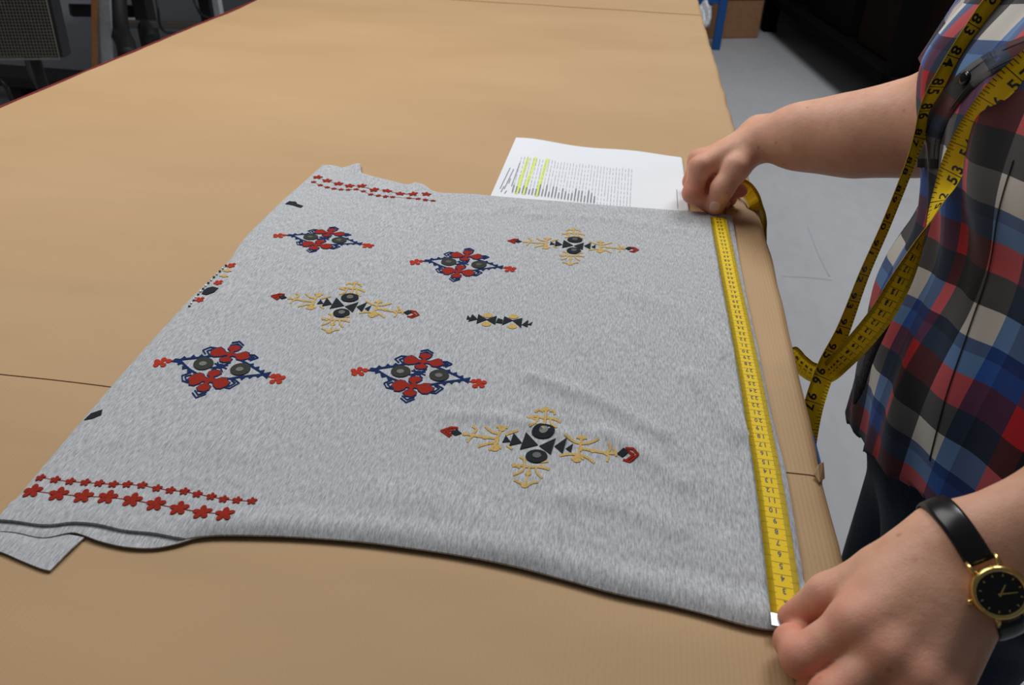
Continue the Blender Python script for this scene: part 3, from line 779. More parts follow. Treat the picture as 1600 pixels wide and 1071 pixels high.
# right (far) arm
R_EL = at(1480, 188, 0.84); R_SH = np.array([0.42, 0.86, 0.42])
R_wr, R_wu = at(1190, 217, 0.948), at(1186, 207, 0.972)
R_mcp = [J_(1094, 263, .955, .0128), J_(1092, 252, .98, .0122), J_(1102, 247, 1.0, .0118), J_(1114, 246, 1.02, .0108)]
R_f = [[R_mcp[0], J_(1082, 302, .962, .0122), J_(1107, 319, .972, .0095), J_(1130, 318, .985, .0086)],
       [R_mcp[1], J_(1081, 284, .992, .0112), J_(1112, 306, .995, .0096), J_(1157, 298, .990, .0088)],
       [R_mcp[2], J_(1086, 272, 1.02, .0108), J_(1118, 292, 1.02, .0092), J_(1141, 312, 1.00, .0084)],
       [R_mcp[3], J_(1100, 264, 1.045, .0098), J_(1125, 274, 1.05, .0085), J_(1146, 276, 1.04, .0076)]]
R_th = [J_(1169, 238, .948, .0195), J_(1151, 262, .940, .0158), J_(1129, 294, .945, .0136), J_(1117.5, 322, .964, .0118)]
R_ex = [(at(1172, 233, .95), .016, at(1130, 253, .958), .012), (at(1165, 232, .955), .017, at(1116, 252, .96), .012)]
R_fore = [(R_wr, .0190), J_(1250, 214, .925, .0295), J_(1340, 211, .895, .0385), J_(1445, 197, .862, .0455), (R_EL, .047)]
R_fore2 = [(R_wu, .0185), J_(1250, 211, .935, .0275)]
# left (near) arm
L_EL = np.array([0.400, 0.385, 0.172]); L_SH = np.array([0.42, 0.50, 0.42])
L_wr, L_wu = at(1498, 850, .430), at(1532, 905, .428)
L_mcp = [J_(1335, 978, .420, .0125), J_(1380, 1022, .410, .0122), J_(1428, 1062, .404, .0118), J_(1468, 1098, .400, .0110)]
L_f = [[L_mcp[0], J_(1253, 1028, .424, .0110), J_(1236, 1003, .446, .0092), J_(1262, 992, .460, .0082)],
       [L_mcp[1], J_(1300, 1090, .405, .0112), J_(1275, 1078, .430, .0095), J_(1295, 1052, .447, .0084)],
       [L_mcp[2], J_(1350, 1132, .400, .0108), J_(1325, 1122, .425, .0092), J_(1345, 1100, .442, .0082)],
       [L_mcp[3], J_(1410, 1152, .395, .0098), J_(1385, 1147, .415, .0085), J_(1400, 1125, .432, .0076)]]
L_th = [J_(1466, 850, .436, .0190), J_(1380, 893, .442, .0142), J_(1294, 930, .452, .0112), J_(1238, 967, .466, .0088)]
L_ex = [(at(1420, 885, .436), .017, at(1352, 955, .428), .014), (at(1450, 870, .432), .016, at(1380, 960, .422), .013)]
L_fore = [(L_wr, .0200), ((L_wr * .55 + L_EL * .45), .0290), (L_EL, .046)]
L_fore2 = [(L_wu, .0200), ((L_wu * .55 + L_EL * .45), .0300), (L_EL, .044)]
def arm_mesh(wr, wu, mcps, fs, th, ex, fo, fo2, EL, SH, h, kn):
    pts = [p for p, r in mcps + th + fo] + [p for f in fs for p, r in f]
    pts = np.array(pts); lo = pts.min(0) - 0.06; hi = pts.max(0) + 0.06
    P, ax = grid(lo, hi, h)
    D = hand(P, wr, wu, mcps, fs, th, ex, 0.0165 if h > 0.0016 else 0.0185)
    A = smin(chain(P, fo, 0.042), chain(P, fo2, 0.025), 0.014)
    D = smin(D, A, 0.014)
    U = cap(P, EL, EL + (SH - EL) * 0.2, 0.046, 0.047); D = smin(D, U, 0.02)
    for m, r in kn: D = smin(D, cap(P, m, m + np.array([0, 0, 1e-4]), r, r), 0.009)
    return surface_nets(D, ax, h)
def up(p, d): return p - d * CR[2] * 0.6 + np.array([0, 0, d * 0.6])
r_kn = [(up(m, .0025), r * .95) for m, r in R_mcp[:2]]
l_kn = [(up(m, .0032), r * .95) for m, r in L_mcp]
# tendons on the back of the near hand
L_ex += [(up(L_wr * .3 + L_wu * .7 + (m - L_wu) * .35, .0135), .0035, up(m, .0075), .0042) for (m, r) in L_mcp[:3]]
rv, rf = arm_mesh(R_wr, R_wu, R_mcp, R_f, R_th, R_ex, R_fore, R_fore2, R_EL, R_SH, 0.0018, r_kn)
lv, lf = arm_mesh(L_wr, L_wu, L_mcp, L_f, L_th, L_ex, L_fore, L_fore2, L_EL, L_SH, 0.0015, l_kn)
bvh_r = BVHTree.FromPolygons([Vector(v) for v in rv], [tuple(map(int, f)) for f in rf])
bvh_l = BVHTree.FromPolygons([Vector(v) for v in lv], [tuple(map(int, f)) for f in lf])

# body under the clothes, neck and head
HIP = np.array([0.425, 0.68, -0.16]); TCX, TCY = 0.405, 0.68
Pb, axb = grid((0.20, 0.36, FZ), (0.62, 0.99, 0.86), 0.012)
def scaled(P, c, s): return tuple((P[i] - c[i]) * s[i] for i in range(3))
def torso_d(P, g=0.0):
    q = scaled(P, (0.0, TCY, 0.0), (1, 0.62, 1))
    d = cap(q, (0.425, 0, -0.22), (0.418, 0, -0.02), 0.118 + g, 0.112 + g)
    d = smin(d, cap(q, (0.418, 0, -0.02), (0.402, 0, 0.22), 0.112 + g, 0.108 + g), 0.08)
    d = smin(d, cap(q, (0.402, 0, 0.22), (0.415, 0, 0.36), 0.108 + g, 0.075 + g), 0.08)
    for y in (0.60, 0.76): d = smin(d, cap(P, (0.335, y, 0.235), (0.36, y, 0.26), 0.052 + g, 0.06 + g), 0.06)
    d = smin(d, cap(P, R_SH - np.array([0, .03, 0]), L_SH + np.array([0, .03, 0]), 0.045 + g, 0.045 + g), 0.08)
    return d
def legs_d(P, g=0.0):
    l = chain(P, [((.418, .625, -.18), .084 + g), ((.385, .61, -.48), .062 + g), ((.41, .60, -.66), .052 + g), ((.43, .60, FZ + .09), .040 + g)], .03)
    r = chain(P, [((.43, .745, -.20), .088 + g), ((.425, .76, -.48), .064 + g), ((.435, .76, -.66), .052 + g), ((.445, .76, FZ + .09), .040 + g)], .03)
    d = smin(l, r, 0.012)
    return smin(d, cap(scaled(P, (0, TCY, 0), (1, .62, 1)), (.43, 0, -.15), (.425, 0, -.10), .112 + g, .112 + g), 0.03)
Db = smin(torso_d(Pb, -0.032), legs_d(Pb, -0.022), 0.03)
for S, E in ((R_SH, R_EL), (L_SH, L_EL)): Db = smin(Db, cap(Pb, S, E, 0.048, 0.044), 0.03)
HC = np.array([0.375, 0.68, 0.665])
Db = smin(Db, cap(Pb, (0.415, .68, .40), (0.385, .68, .58), 0.052, 0.05), 0.04)
Hd = smin(ellip(Pb, HC + (0.012, 0, 0.02), (.095, .075, .10)), ellip(Pb, HC + (-0.025, 0, -0.05), (.065, .058, .07)), 0.04)
Hd = smin(Hd, cap(Pb, HC + (-.088, 0, 0.015), HC + (-.108, 0, -.02), .009, .013), .015)
Hd = smin(Hd, cap(Pb, HC + (-.086, -.02, -.055), HC + (-.086, .02, -.055), .009, .009), .010)
for y in (-1, 1):
    Hd = smin(Hd, ellip(Pb, HC + (.012, y * .078, -.005), (.018, .012, .032)), .008)
    Hd = np.maximum(Hd, -(ellip(Pb, HC + (-.094, y * .030, .016), (.014, .017, .010))) * 0.8)
    Hd = smin(Hd, ellip(Pb, HC + (-.074, y * .030, .012), (.012, .013, .011)), .003)
Db = smin(Db, Hd, 0.02)
for y in (.60, .76): Db = smin(Db, cap(Pb, (.44, y, FZ + .05), (.33, y - .01, FZ + .03), .042, .03), .03)
bv, bf = surface_nets(Db, axb, 0.012)
person = empty('person', (0.43, 0.68, FZ)); PO = np.array([0.43, 0.68, FZ])
tag(person, 'person in plaid shirt and dark jeans holding tape with both hands at table edge', 'person')
V = np.concatenate([rv, lv, bv]); Fc = np.concatenate([rf, lf + len(rv), bf + len(rv) + len(lv)])
body = mesh_obj('body', V - PO, Fc, MAT['skin'], person, True)
fl = np.zeros(len(V))
red_pts = [(p, .016) for p, r in R_mcp[:2]] + [(p, .024) for f in R_f for p, r in f[1:]] + [(R_th[3][0], .014), (R_th[2][0], .010)] + \
          [(p, .017) for p, r in L_mcp] + [(p, .017) for f in L_f for p, r in f[1:]] + [(L_th[3][0], .016), (L_th[2][0], .010)]
for p, r in red_pts: fl = np.maximum(fl, np.exp(-((V - p) ** 2).sum(1) / (r * r)))
at_ = body.data.attributes.new('flush', 'FLOAT', 'POINT'); at_.data.foreach_set('value', fl.astype(np.float32))
# thumb nails
def nail(bvh, uv, axu, axv, n=8):
    vv = []; ff = []
    for j in range(n + 1):
        rr = j / n
        for k in range(20):
            a = 2 * math.pi * k / 20
            cx, cy = math.cos(a), math.sin(a); q = (abs(cx) ** 3 + abs(cy) ** 3) ** (-1 / 3)
            u = uv[0] + rr * q * (cx * axu[0] + cy * axv[0]); v = uv[1] + rr * q * (cx * axu[1] + cy * axv[1])
            dr = Vector(raydir(u, v)); h = bvh.ray_cast(Vector(CP), dr)
            if h[0] is None: h = (Vector(at(*uv, 0.95)), Vector((0, 0, 1)), 0, 0)
            vv.append(np.array(h[0] + h[1].normalized() * (0.00075 if rr < .9 else 0.0001)))
    for j in range(n):
        for k in range(20): ff.append((j * 20 + k, j * 20 + (k + 1) % 20, (j + 1) * 20 + (k + 1) % 20, (j + 1) * 20 + k))
    o = mesh_obj('thumbnail', np.array(vv) - PO, ff, MAT['nail'], person, True)
    return o
nail(bvh_r, (1117, 323), (8.2, 0.6), (-1.8, 8.0))

# hair
Hh = ellip(Pb, HC + (0.022, 0, 0.03), (.103, .086, .108))
Hh = smin(Hh, cap(Pb, HC + (.075, 0, 0), HC + (.075, 0, -.10), .05, .03), .04)
Hh = np.maximum(Hh, -(ellip(Pb, HC + (-.075, 0, -.045), (.085, .072, .10))))
hv, hf = surface_nets(Hh, axb, 0.012)
mesh_obj('hair', hv - PO, hf, MAT['hair'], person, True)
# shirt
hs = 0.0065
Ps, axs = grid((0.20, 0.36, -0.30), (0.62, 1.0, 0.52), hs)
def sl_t(p, S, E):
    d = E - S; return ((p - S) @ d) / (d @ d)
def cap_pts(V, a, b, r1, r2): return cap((V[:, 0], V[:, 1], V[:, 2]), a, b, r1, r2)
SLV = ((R_SH, R_EL, 0.86), (L_SH, L_EL, 0.80))
T = torso_d(Ps, 0.012)
T = smin(T, cap(scaled(Ps, (0, TCY, 0), (1, .62, 1)), (.425, 0, -.24), (.418, 0, -.02), .134, .126), .05)
T = np.maximum(T, (-0.162 + (0.77 - Ps[1]) * 0.33) - Ps[2])
Ds = T
for S, E, lim in SLV:
    d = E - S; L = np.linalg.norm(d); d = d / L
    pl_ = (Ps[0] - S[0]) * d[0] + (Ps[1] - S[1]) * d[1] + (Ps[2] - S[2]) * d[2] - lim * L
    Ds = smin(Ds, np.maximum(cap(Ps, S, E + d * 0.05, 0.066, 0.060), pl_), 0.035)
sv, sf = surface_nets(Ds, axs, hs)
tors = torso_d((sv[:, 0], sv[:, 1], sv[:, 2]), 0.012)
sl_id = np.full(len(sv), -1)
for k, (S, E, lim) in enumerate(SLV):
    d = cap_pts(sv, S, E, 0.066, 0.061); sl_id[(d < 0.004) & (d < tors - 0.004)] = k
fcen = sv[sf].mean(1); fn_ = np.cross(sv[sf[:, 2]] - sv[sf[:, 0]], sv[sf[:, 3]] - sv[sf[:, 1]]); fn_ /= np.linalg.norm(fn_, axis=1)[:, None] + 1e-12
hn = np.array([0, -.33, -1.0]); hn /= np.linalg.norm(hn)
dropf = (np.abs(fcen[:, 2] - (-0.162 + (0.77 - fcen[:, 1]) * 0.33)) < 0.006) & (np.abs(fn_ @ hn) > 0.75)
for S, E, lim in SLV:
    d = E - S; L = np.linalg.norm(d); d = d / L
    dropf |= (np.abs((fcen - S) @ d - lim * L) < 0.006) & (np.abs(fn_ @ d) > 0.75) & (cap_pts(fcen, S, E, .07, .07) < 0.02)
dropf |= (np.hypot(fcen[:, 0] - 0.405, fcen[:, 1] - .68) < 0.075) & (fcen[:, 2] > 0.40)
# soft folds
ang = np.arctan2(sv[:, 1] - TCY, -(sv[:, 0] - 0.42))
fold = 0.0035 * np.sin(ang * 9 + sv[:, 2] * 14) * np.clip((0.25 - sv[:, 2]) / 0.3, 0, 1) + 0.0025 * np.sin(ang * 17 - sv[:, 2] * 26 + 1.3)
fold += 0.004 * np.sin(sv[:, 2] * 55 + ang * 3) * np.clip((sv[:, 2] - 0.05) / 0.2, 0, 1) * 0.5
nrm = np.stack([sv[:, 0] - 0.42, sv[:, 1] - TCY, np.zeros(len(sv))], 1); nrm /= np.linalg.norm(nrm, axis=1)[:, None]
sv2 = sv + nrm * (fold * (sl_id < 0))[:, None]
sf2 = sf[~dropf]; used = np.unique(sf2); rem = -np.ones(len(sv), int); rem[used] = np.arange(len(used))
sv2 = sv2[used]; sf2 = rem[sf2]; sl_id = sl_id[used]
shirt = mesh_obj('shirt', sv2 - PO, sf2, MAT['plaid'], person, True)
shirt['label'] = 'blue, red, black and white plaid short-sleeved shirt'
ang = np.arctan2(sv2[:, 1] - TCY, -(sv2[:, 0] - 0.42))
UU = ang * 0.155 + 0.012; VV = sv2[:, 2] + 0.03 * np.sin(ang) + 0.4
for k, (S, E, lim) in enumerate(SLV):
    mk = sl_id == k; d = (E - S) / np.linalg.norm(E - S); rel = sv2 - S; tt = rel @ d
    a = np.cross(d, [0, 1, 0]); a /= np.linalg.norm(a); b = np.cross(d, a)
    UU = np.where(mk, np.arctan2(rel @ b, rel @ a) * 0.06 + 0.05, UU); VV = np.where(mk, tt + 0.5, VV)
uvl = shirt.data.uv_layers.new(name='UVMap')
li = np.array([l.vertex_index for l in shirt.data.loops]); uvl.data.foreach_set('uv', np.stack([UU[li], VV[li]], 1).ravel().astype(np.float32))
md = shirt.modifiers.new('thick', 'SOLIDIFY'); md.thickness = 0.0018; md.offset = -1
bvh_s = BVHTree.FromPolygons([Vector(v) for v in sv2], [tuple(map(int, f)) for f in sf2])
# jeans and shoes
Pj, axj = grid((0.22, 0.44, FZ + 0.03), (0.64, 0.94, -0.06), 0.008)
Dj = legs_d(Pj, 0.012)
jv, jf = surface_nets(Dj, axj, 0.008)
jeans = mesh_obj('jeans', jv - PO, jf, MAT['denim'], person, True); jeans['label'] = 'dark blue denim jeans'
bvh_j = BVHTree.FromPolygons([Vector(v) for v in jv], [tuple(map(int, f)) for f in jf])
for y in (.60, .76):
    Psh, axsh = grid((0.24, y - .09, FZ - .01), (0.56, y + .09, FZ + .16), 0.006)
    d = smin(cap(Psh, (.46, y, FZ + .045), (.33, y - .012, FZ + .032), .046, .040), cap(Psh, (.452, y, FZ + .05), (.445, y, FZ + .13), .046, .05), .03)
    d = np.maximum(d, FZ + 0.001 - Psh[2]) ; d = np.maximum(d, Psh[2] - (FZ + .11))
    v_, f_ = surface_nets(d, axsh, 0.006); mesh_obj('shoe', v_ - PO, f_, MAT['shoe'], person, True)

# strips laid on the shirt / jeans along a pixel path
def surf_strip(name, path, wpx, bvhs, mat, off, parent=person, n=8, thick=0.0015, fallback=0.8):
    C = spline(path, n); vv = []
    T = np.gradient(C, axis=0); T /= np.linalg.norm(T, axis=1)[:, None]; Nn = np.stack([-T[:, 1], T[:, 0]], 1)
    last = fallback
    for c, nn in zip(C, Nn):
        for k in (-1, -0.33, 0.33, 1):
            q = c + nn * wpx / 2 * k; dr = Vector(raydir(*q)); best = None
            for b in bvhs:
                h = b.ray_cast(Vector(CP), dr)
                if h[0] is not None and (best is None or h[3] < best[3]): best = h
            if best is not None: last = best[3]
            vv.append(np.array(Vector(CP) + dr * (last - off)))
    ff = [(i * 4 + k, i * 4 + k + 1, (i + 1) * 4 + k + 1, (i + 1) * 4 + k) for i in range(len(C) - 1) for k in range(3)]
    o = mesh_obj(name, np.array(vv) - (PO if parent is person else 0), ff, mat, parent, True)
    md = o.modifiers.new('thick', 'SOLIDIFY'); md.thickness = thick; md.offset = 0
    return o
pl = surf_strip('placket', [(1640, 60), (1600, 74), (1560, 92), (1520, 118), (1490, 148), (1466, 184), (1452, 222), (1449, 262)], 32, [bvh_s], MAT['plaid'], 0.0016, thick=0.0010)
ul_ = pl.data.uv_layers.new(name='UVMap'); lp = np.array([l.vertex_index for l in pl.data.loops])
ul_.data.foreach_set('uv', np.stack([0.108 * (0.30 + 0.07 * (lp % 4)), 0.03 + (lp // 4) * 0.0042], 1).ravel().astype(np.float32))
pl['label'] = 'charcoal button band of the shirt'
for off in (-10, 10):
    p = surf_strip('placket_stitching', [(1640, 60 + off), (1600, 74 + off), (1560, 92 + off), (1520, 118 + off), (1490 + off * .5, 148 + off * .8), (1466 + off * .8, 184 + off * .5), (1452 + off, 222), (1449 + off, 262)], 1.4, [bvh_s], MAT['blackink'], 0.0026, thick=0.0005)
for u, v in ((1512, 124),):
    h = bvh_s.ray_cast(Vector(CP), Vector(raydir(u, v)))
    if h[0] is not None:
        mb = MB(); c = np.array(h[0]); nn = np.array(h[1]); nn = nn if nn @ raydir(u, v) < 0 else -nn
        mb.tube([c + nn * .001, c + nn * .0042, c + nn * .0048], [0.0052, 0.0052, 0.0035], 14); mesh_obj('button', np.array(mb.v) - PO, mb.f, MAT['dial'], person, True)
surf_strip('shirt_seam', [(1583, 250), (1560, 330), (1545, 420), (1512, 520), (1478, 620), (1452, 720)], 1.4, [bvh_s], MAT['blackink'], 0.001, thick=0.0006)
surf_strip('outer_seam', [(1640, 930), (1590, 962), (1540, 1000), (1490, 1040), (1460, 1065)], 2.0, [bvh_j], MAT['stitch'], 0.001, thick=0.0008)
# loose end of the front band hanging off the hem
def ribbon_px(name, path, mat, parent, thick):
    C = spline(path, 8); vv = []
    T = np.gradient(C[:, :2], axis=0); T /= np.linalg.norm(T, axis=1)[:, None]
    for c, t in zip(C, T):
        p = at(c[0], c[1], c[2]); w = c[3] / FPX * c[2] / 2; d = camvec(-t[1], t[0], 0.5)
        vv += [p - d * w, p + d * w]
    ff = [(2 * i, 2 * i + 1, 2 * i + 3, 2 * i + 2) for i in range(len(C) - 1)]
    o = mesh_obj(name, np.array(vv) - PO, ff, mat, parent, True)
    md = o.modifiers.new('thick', 'SOLIDIFY'); md.thickness = thick; md.offset = 0
    return o
fb = ribbon_px('loose_band', [(1402, 450, .70, 14), (1384, 495, .70, 20), (1364, 545, .70, 15), (1352, 580, .70, 13), (1343, 608, .70, 13), (1335, 632, .70, 4)], MAT['placket'], person, 0.003)
fb['label'] = 'dark loose band end hanging from the shirt front'

# ---------------------------------------------------------------- wrist watch
AX = (L_EL - (L_wr + L_wu) / 2); AX /= np.linalg.norm(AX)
WC = (L_wr + L_wu) / 2 - AX * 0.002
tocam = CP - WC; tocam -= AX * (tocam @ AX); tocam /= np.linalg.norm(tocam)
side = np.cross(AX, tocam); side /= np.linalg.norm(side)
if (side @ CR[1]) > 0: side = -side                      # points to the lower right in the picture
def wrist_r(a, c):
    d = tocam * math.cos(a) + side * math.sin(a); o_ = c + d * 0.09
    h = bvh_l.ray_cast(Vector(o_), Vector(-d)); return 0.09 - h[3] if h[0] is not None else 0.028
watch = empty('wristwatch', WC); tag(watch, 'small gold watch with black dial and black leather strap on near wrist', 'watch')
AC = math.radians(32)
rr = [max(wrist_r(2 * math.pi * k / 64, WC + AX * s) for s in (-.006, 0, .006)) + 0.0012 for k in range(64)]
rr = [(rr[k - 2] + rr[k - 1] + rr[k] + rr[(k + 1) % 64] + rr[(k + 2) % 64]) / 5 for k in range(64)]
vv = []; ff = []
prof = [(-.0072, 0.0), (-.0070, .0008), (-.0050, .0014), (0, .0017), (.0050, .0014), (.0070, .0008), (.0072, 0.0)]
ks = [k for k in range(64) if not (abs(((2 * math.pi * k / 64 - AC + math.pi) % (2 * math.pi)) - math.pi) < 0.46)]
i0 = next(i for i in range(len(ks)) if (ks[i] - ks[i - 1]) % 64 != 1); ks = ks[i0:] + ks[:i0]
for k in ks:
    a = 2 * math.pi * k / 64; d = tocam * math.cos(a) + side * math.sin(a)
    for s, hh in prof: vv.append(d * (rr[k] + hh) + AX * s)
np_ = len(prof)
for i in range(len(ks) - 1):
    for q in range(np_ - 1): ff.append((i * np_ + q, i * np_ + q + 1, (i + 1) * np_ + q + 1, (i + 1) * np_ + q))
st = mesh_obj('strap', vv, ff, MAT['leather'], watch, True); md = st.modifiers.new('thick', 'SOLIDIFY'); md.thickness = 0.0014; md.offset = 1
kA = int(round(AC / (2 * math.pi) * 64)) % 64
DN = tocam * math.cos(AC) + side * math.sin(AC); DC = DN * (rr[kA] + 0.0015)
DN2 = DN * 0.72 + (CP - WC) / np.linalg.norm(CP - WC) * 0.40; DN2 /= np.linalg.norm(DN2)
DX = AX - DN2 * (AX @ DN2); DX /= np.linalg.norm(DX); DY = np.cross(DN2, DX)
def lathe(prof, n=40):
    v = []; f = []
    for r, z in prof:
        for k in range(n):
            a = 2 * math.pi * k / n; v.append(DC + DN2 * z + (DX * math.cos(a) + DY * math.sin(a)) * r)
    for i in range(len(prof) - 1):
        for k in range(n): f.append((i * n + k, i * n + (k + 1) % n, (i + 1) * n + (k + 1) % n, (i + 1) * n + k))
    f.append(tuple(range(n - 1, -1, -1))); f.append(tuple((len(prof) - 1) * n + k for k in range(n)))
    return v, f
v_, f_ = lathe([(.0105, -.002), (.0132, .0), (.0138, .003), (.0132, .0048), (.0122, .0056), (.0112, .0052), (.0109, .0046)]); case = mesh_obj('case', v_, f_, MAT['gilt'], watch, True)
v_, f_ = lathe([(.0110, .0044), (.0110, .0049), (.0001, .0049)]); dial = mesh_obj('dial', v_, f_, MAT['dial'], watch, False)
def dbox(name, a, r0, r1, w, z, mat, parent):
    d = DX * math.cos(a) + DY * math.sin(a); e = np.cross(DN2, d)
    vv = [DC + d * r0 + e * w + DN2 * z, DC + d * r1 + e * w * .6 + DN2 * z, DC + d * r1 - e * w * .6 + DN2 * z, DC + d * r0 - e * w + DN2 * z]
    vv += [p + DN2 * 0.0003 for p in vv]
    return mesh_obj(name, vv, [(0, 1, 2, 3), (7, 6, 5, 4), (0, 4, 5, 1), (1, 5, 6, 2), (2, 6, 7, 3), (3, 7, 4, 0)], mat, parent)
dbox('hour_hand', 0.75, -.0015, .0050, .0005, .0051, MAT['gilt'], dial); dbox('minute_hand', -0.25, -.0015, .0075, .0004, .0055, MAT['gilt'], dial)
for k in range(12): dbox('hour_marker', 2 * math.pi * k / 12, .0088, .0100, .0004, .0050, MAT['gilt'], dial)
for sx in (-1, 1):
    for sy in (-1, 1):
        mb = MB(); a0 = DC + DY * sy * .0115 + DX * sx * .0062 + DN2 * .002; a1 = DC + DY * sy * .0175 + DX * sx * .0072 - DN2 * .0015
        mb.tube([a0, (a0 + a1) / 2 + DN2 * .0008, a1], [.0016, .0014, .0009], 8); mb.build('lug', MAT['gilt'], watch, True)
mb = MB(); cd = -DX; mb.tube([DC + cd * .0132 + DN2 * .0022, DC + cd * .0160 + DN2 * .0022], .0014, 10)
cr_ = mb.build('crown', MAT['gilt'], watch, True)

# ---------------------------------------------------------------- tape measure
pts = []; wds = []
def tp(p, w): pts.append(np.array(p, float)); w = np.array(w, float); wds.append(w / np.linalg.norm(w))
tape_px = [(0, 1232.5, 982), (2, 1228, 946), (8, 1213, 831), (14, 1199, 737), (19, 1187.3, 672.5), (25, 1175.4, 605.7), (30, 1165.5, 554.4), (35, 1157, 511), (40, 1148.5, 470), (45, 1141, 434.4), (50, 1134.6, 400.7), (55, 1128.5, 371.5), (60, 1123, 344.7)]
for k, (cm, u, v) in enumerate(tape_px):
    p = unp(u, v, 0.0090); 
    tilt = 0.12 if cm < 50 else 0.0
    tp(p, (1, 0.02, -tilt * 0.3))
def on_shirt(u, v, off=0.004, dflt=0.7, cap_=9.0):
    dr = Vector(raydir(u, v)); h = bvh_s.ray_cast(Vector(CP), dr)
    if h[0] is None: return at(u, v, dflt)
    p = np.array(h[0]) - np.array(dr) * off; f = (p - CP) @ CR[2]
    return p if f < cap_ else at(u, v, cap_)
tp(at(1121.5, 334, .979), (1, 0, 0.05))
tp(at(1127, 318, .990), (.9, -.1, .2))
tp(at(1136, 300, 1.012), camvec(.5, .7, .3))
tp(at(1149, 289, 1.028), camvec(-.15, 1, .5))
tp(at(1163, 293, 1.022), camvec(-.5, .8, .7))
tp(at(1174, 306, 1.005), camvec(-.8, .6, .7))
tp(at(1182, 328, .992), camvec(-.9, .25, .9))
tp(at(1187.5, 354, 1.05), camvec(-.6, .15, .9))
tp((0.2005, 0.965, -0.080), camvec(-.3, .8, .5))
tp((0.2030, 0.875, -0.105), camvec(-.4, .8, .4))
tp((0.2030, 0.785, -0.095), camvec(-.5, .8, .3))
tp(at(1236, 554, .82), camvec(-.6, .8, .2))
tp(at(1250, 568, .80), camvec(-.45, .9, .2))
tp(at(1270, 582, .775), camvec(-.2, 1, .3))
tp(at(1292, 583, .74), camvec(.3, 1, .6))
tp(at(1312, 566, .70), camvec(.6, .75, .3))
tp(at(1338, 540, .675), camvec(.65, .75, .0))
tp(at(1375, 495, .65), camvec(.75, .65, .0))
tp(at(1402, 450, .64), camvec(.85, .5, .1))
tp(on_shirt(1430, 396, .008, .635, .635), camvec(.8, .3, .6))
tp(on_shirt(1453, 345, .012, .635, .635), camvec(.25, .1, 1))
BODY_START = len(pts)
tp(on_shirt(1476, 290, .010, .630, .632), camvec(-.35, -.2, 1))
tp(on_shirt(1512, 214, .007, .615, .62), camvec(-.75, -.5, .35))
tp(on_shirt(1556, 150, .006, .595, .61), camvec(-.68, -.66, .15))
tp(on_shirt(1605, 103, .006, .585, .60), camvec(-.62, -.78, .1))
tp(on_shirt(1665, 50, .006, .575, .60), camvec(-.62, -.78, .1))
tp((0.350, 0.625, 0.395), (-.5, -.75, .25))
tp((0.425, 0.622, 0.450), (-.05, -1, .15))
tp((0.470, 0.68, 0.462), (1, 0, .25))
tp((0.425, 0.738, 0.450), (.2, .9, -.2))
tp((0.345, 0.745, 0.390), (.6, -.2, -.6))
SB = len(pts)
A_ST = len(pts)
for u, v, w in ((1568, -12, (.75, .6, .35)), (1520, 52, (.75, .6, .4)), (1478, 120, (.85, .5, .5)), (1446, 190, (.9, .4, .7))):
    tp(on_shirt(u, v, .006, .80), camvec(*w))
dA = (pts[-1] - CP) @ CR[2]; print('strand A leaves shirt at', dA)
tp(at(1420, 262, dA * .75 + .735 * .25), camvec(.93, .35, 1.0))
tp(at(1385, 350, dA * .5 + .735 * .5), camvec(.9, .38, 1.0))
tp(at(1350, 430, dA * .3 + .735 * .7), camvec(.9, .4, .9))
tp(at(1318, 515, dA * .1 + .735 * .9), camvec(.9, .38, .6))
tp(at(1290, 578, .735), camvec(.9, .45, .15))
tp(at(1270, 640, .73), camvec(.95, .3, .1))
tp(at(1258, 710, .735), camvec(1, .15, .1))
tp(at(1252, 790, .75), camvec(1, .1, .1))
CT = spline(np.concatenate([np.array(pts), np.array(wds)], 1), 14)
Cp = CT[:, :3]; Cw = CT[:, 3:]
Ls = np.concatenate([[0], np.cumsum(np.linalg.norm(np.diff(Cp, axis=0), axis=1))])
print('tape in: total', Ls[-1] / .0254, 'hand cm', Ls[13 * 14] * 100, '57 should be', Ls[(BODY_START + 2) * 14 + 4] / .0254, '96 should be', Ls[(len(pts) - 4) * 14 + 5] / .0254)
NL_ = 900; ss = np.linspace(0, Ls[-1], NL_)
Cp = np.stack([np.interp(ss, Ls, Cp[:, k]) for k in range(3)], 1); Cw = np.stack([np.interp(ss, Ls, Cw[:, k]) for k in range(3)], 1)
Ct = np.gradient(Cp, axis=0); Ct /= np.linalg.norm(Ct, axis=1)[:, None]
Cw -= Ct * (Cw * Ct).sum(1)[:, None]; Cw /= np.linalg.norm(Cw, axis=1)[:, None]
Cn = np.cross(Cw, Ct)
# scale the print so that 60 cm lies where it does on the cloth
tape = empty('tape_measure', tuple(unp(1209, 797, 0.008))); TPO = np.array(tape.location)
tag(tape, 'yellow tape measure laid along the hem and looped round the neck', 'tape measure')
HW = 0.0097
def tape_pt(s, w, off):
    i = s / Ls[-1] * (NL_ - 1); i0 = int(min(max(i, 0), NL_ - 2)); t = i - i0
    p = Cp[i0] * (1 - t) + Cp[i0 + 1] * t; ww = Cw[i0] * (1 - t) + Cw[i0 + 1] * t; nn = Cn[i0] * (1 - t) + Cn[i0 + 1] * t
    return p + ww * w + nn * off
cross = [(-HW, 0), (-HW * .5, 0.0), (0, 0), (HW * .5, 0), (HW, 0)]
vv = []; uv = []; ff = []; mi = []
for side_ in (1, -1):
    for i in range(NL_):
        for w, z in cross:
            vv.append(Cp[i] + Cw[i] * w + Cn[i] * 0.00022 * side_ - TPO); uv.append((ss[i], w))
nc = len(cross); off2 = NL_ * nc
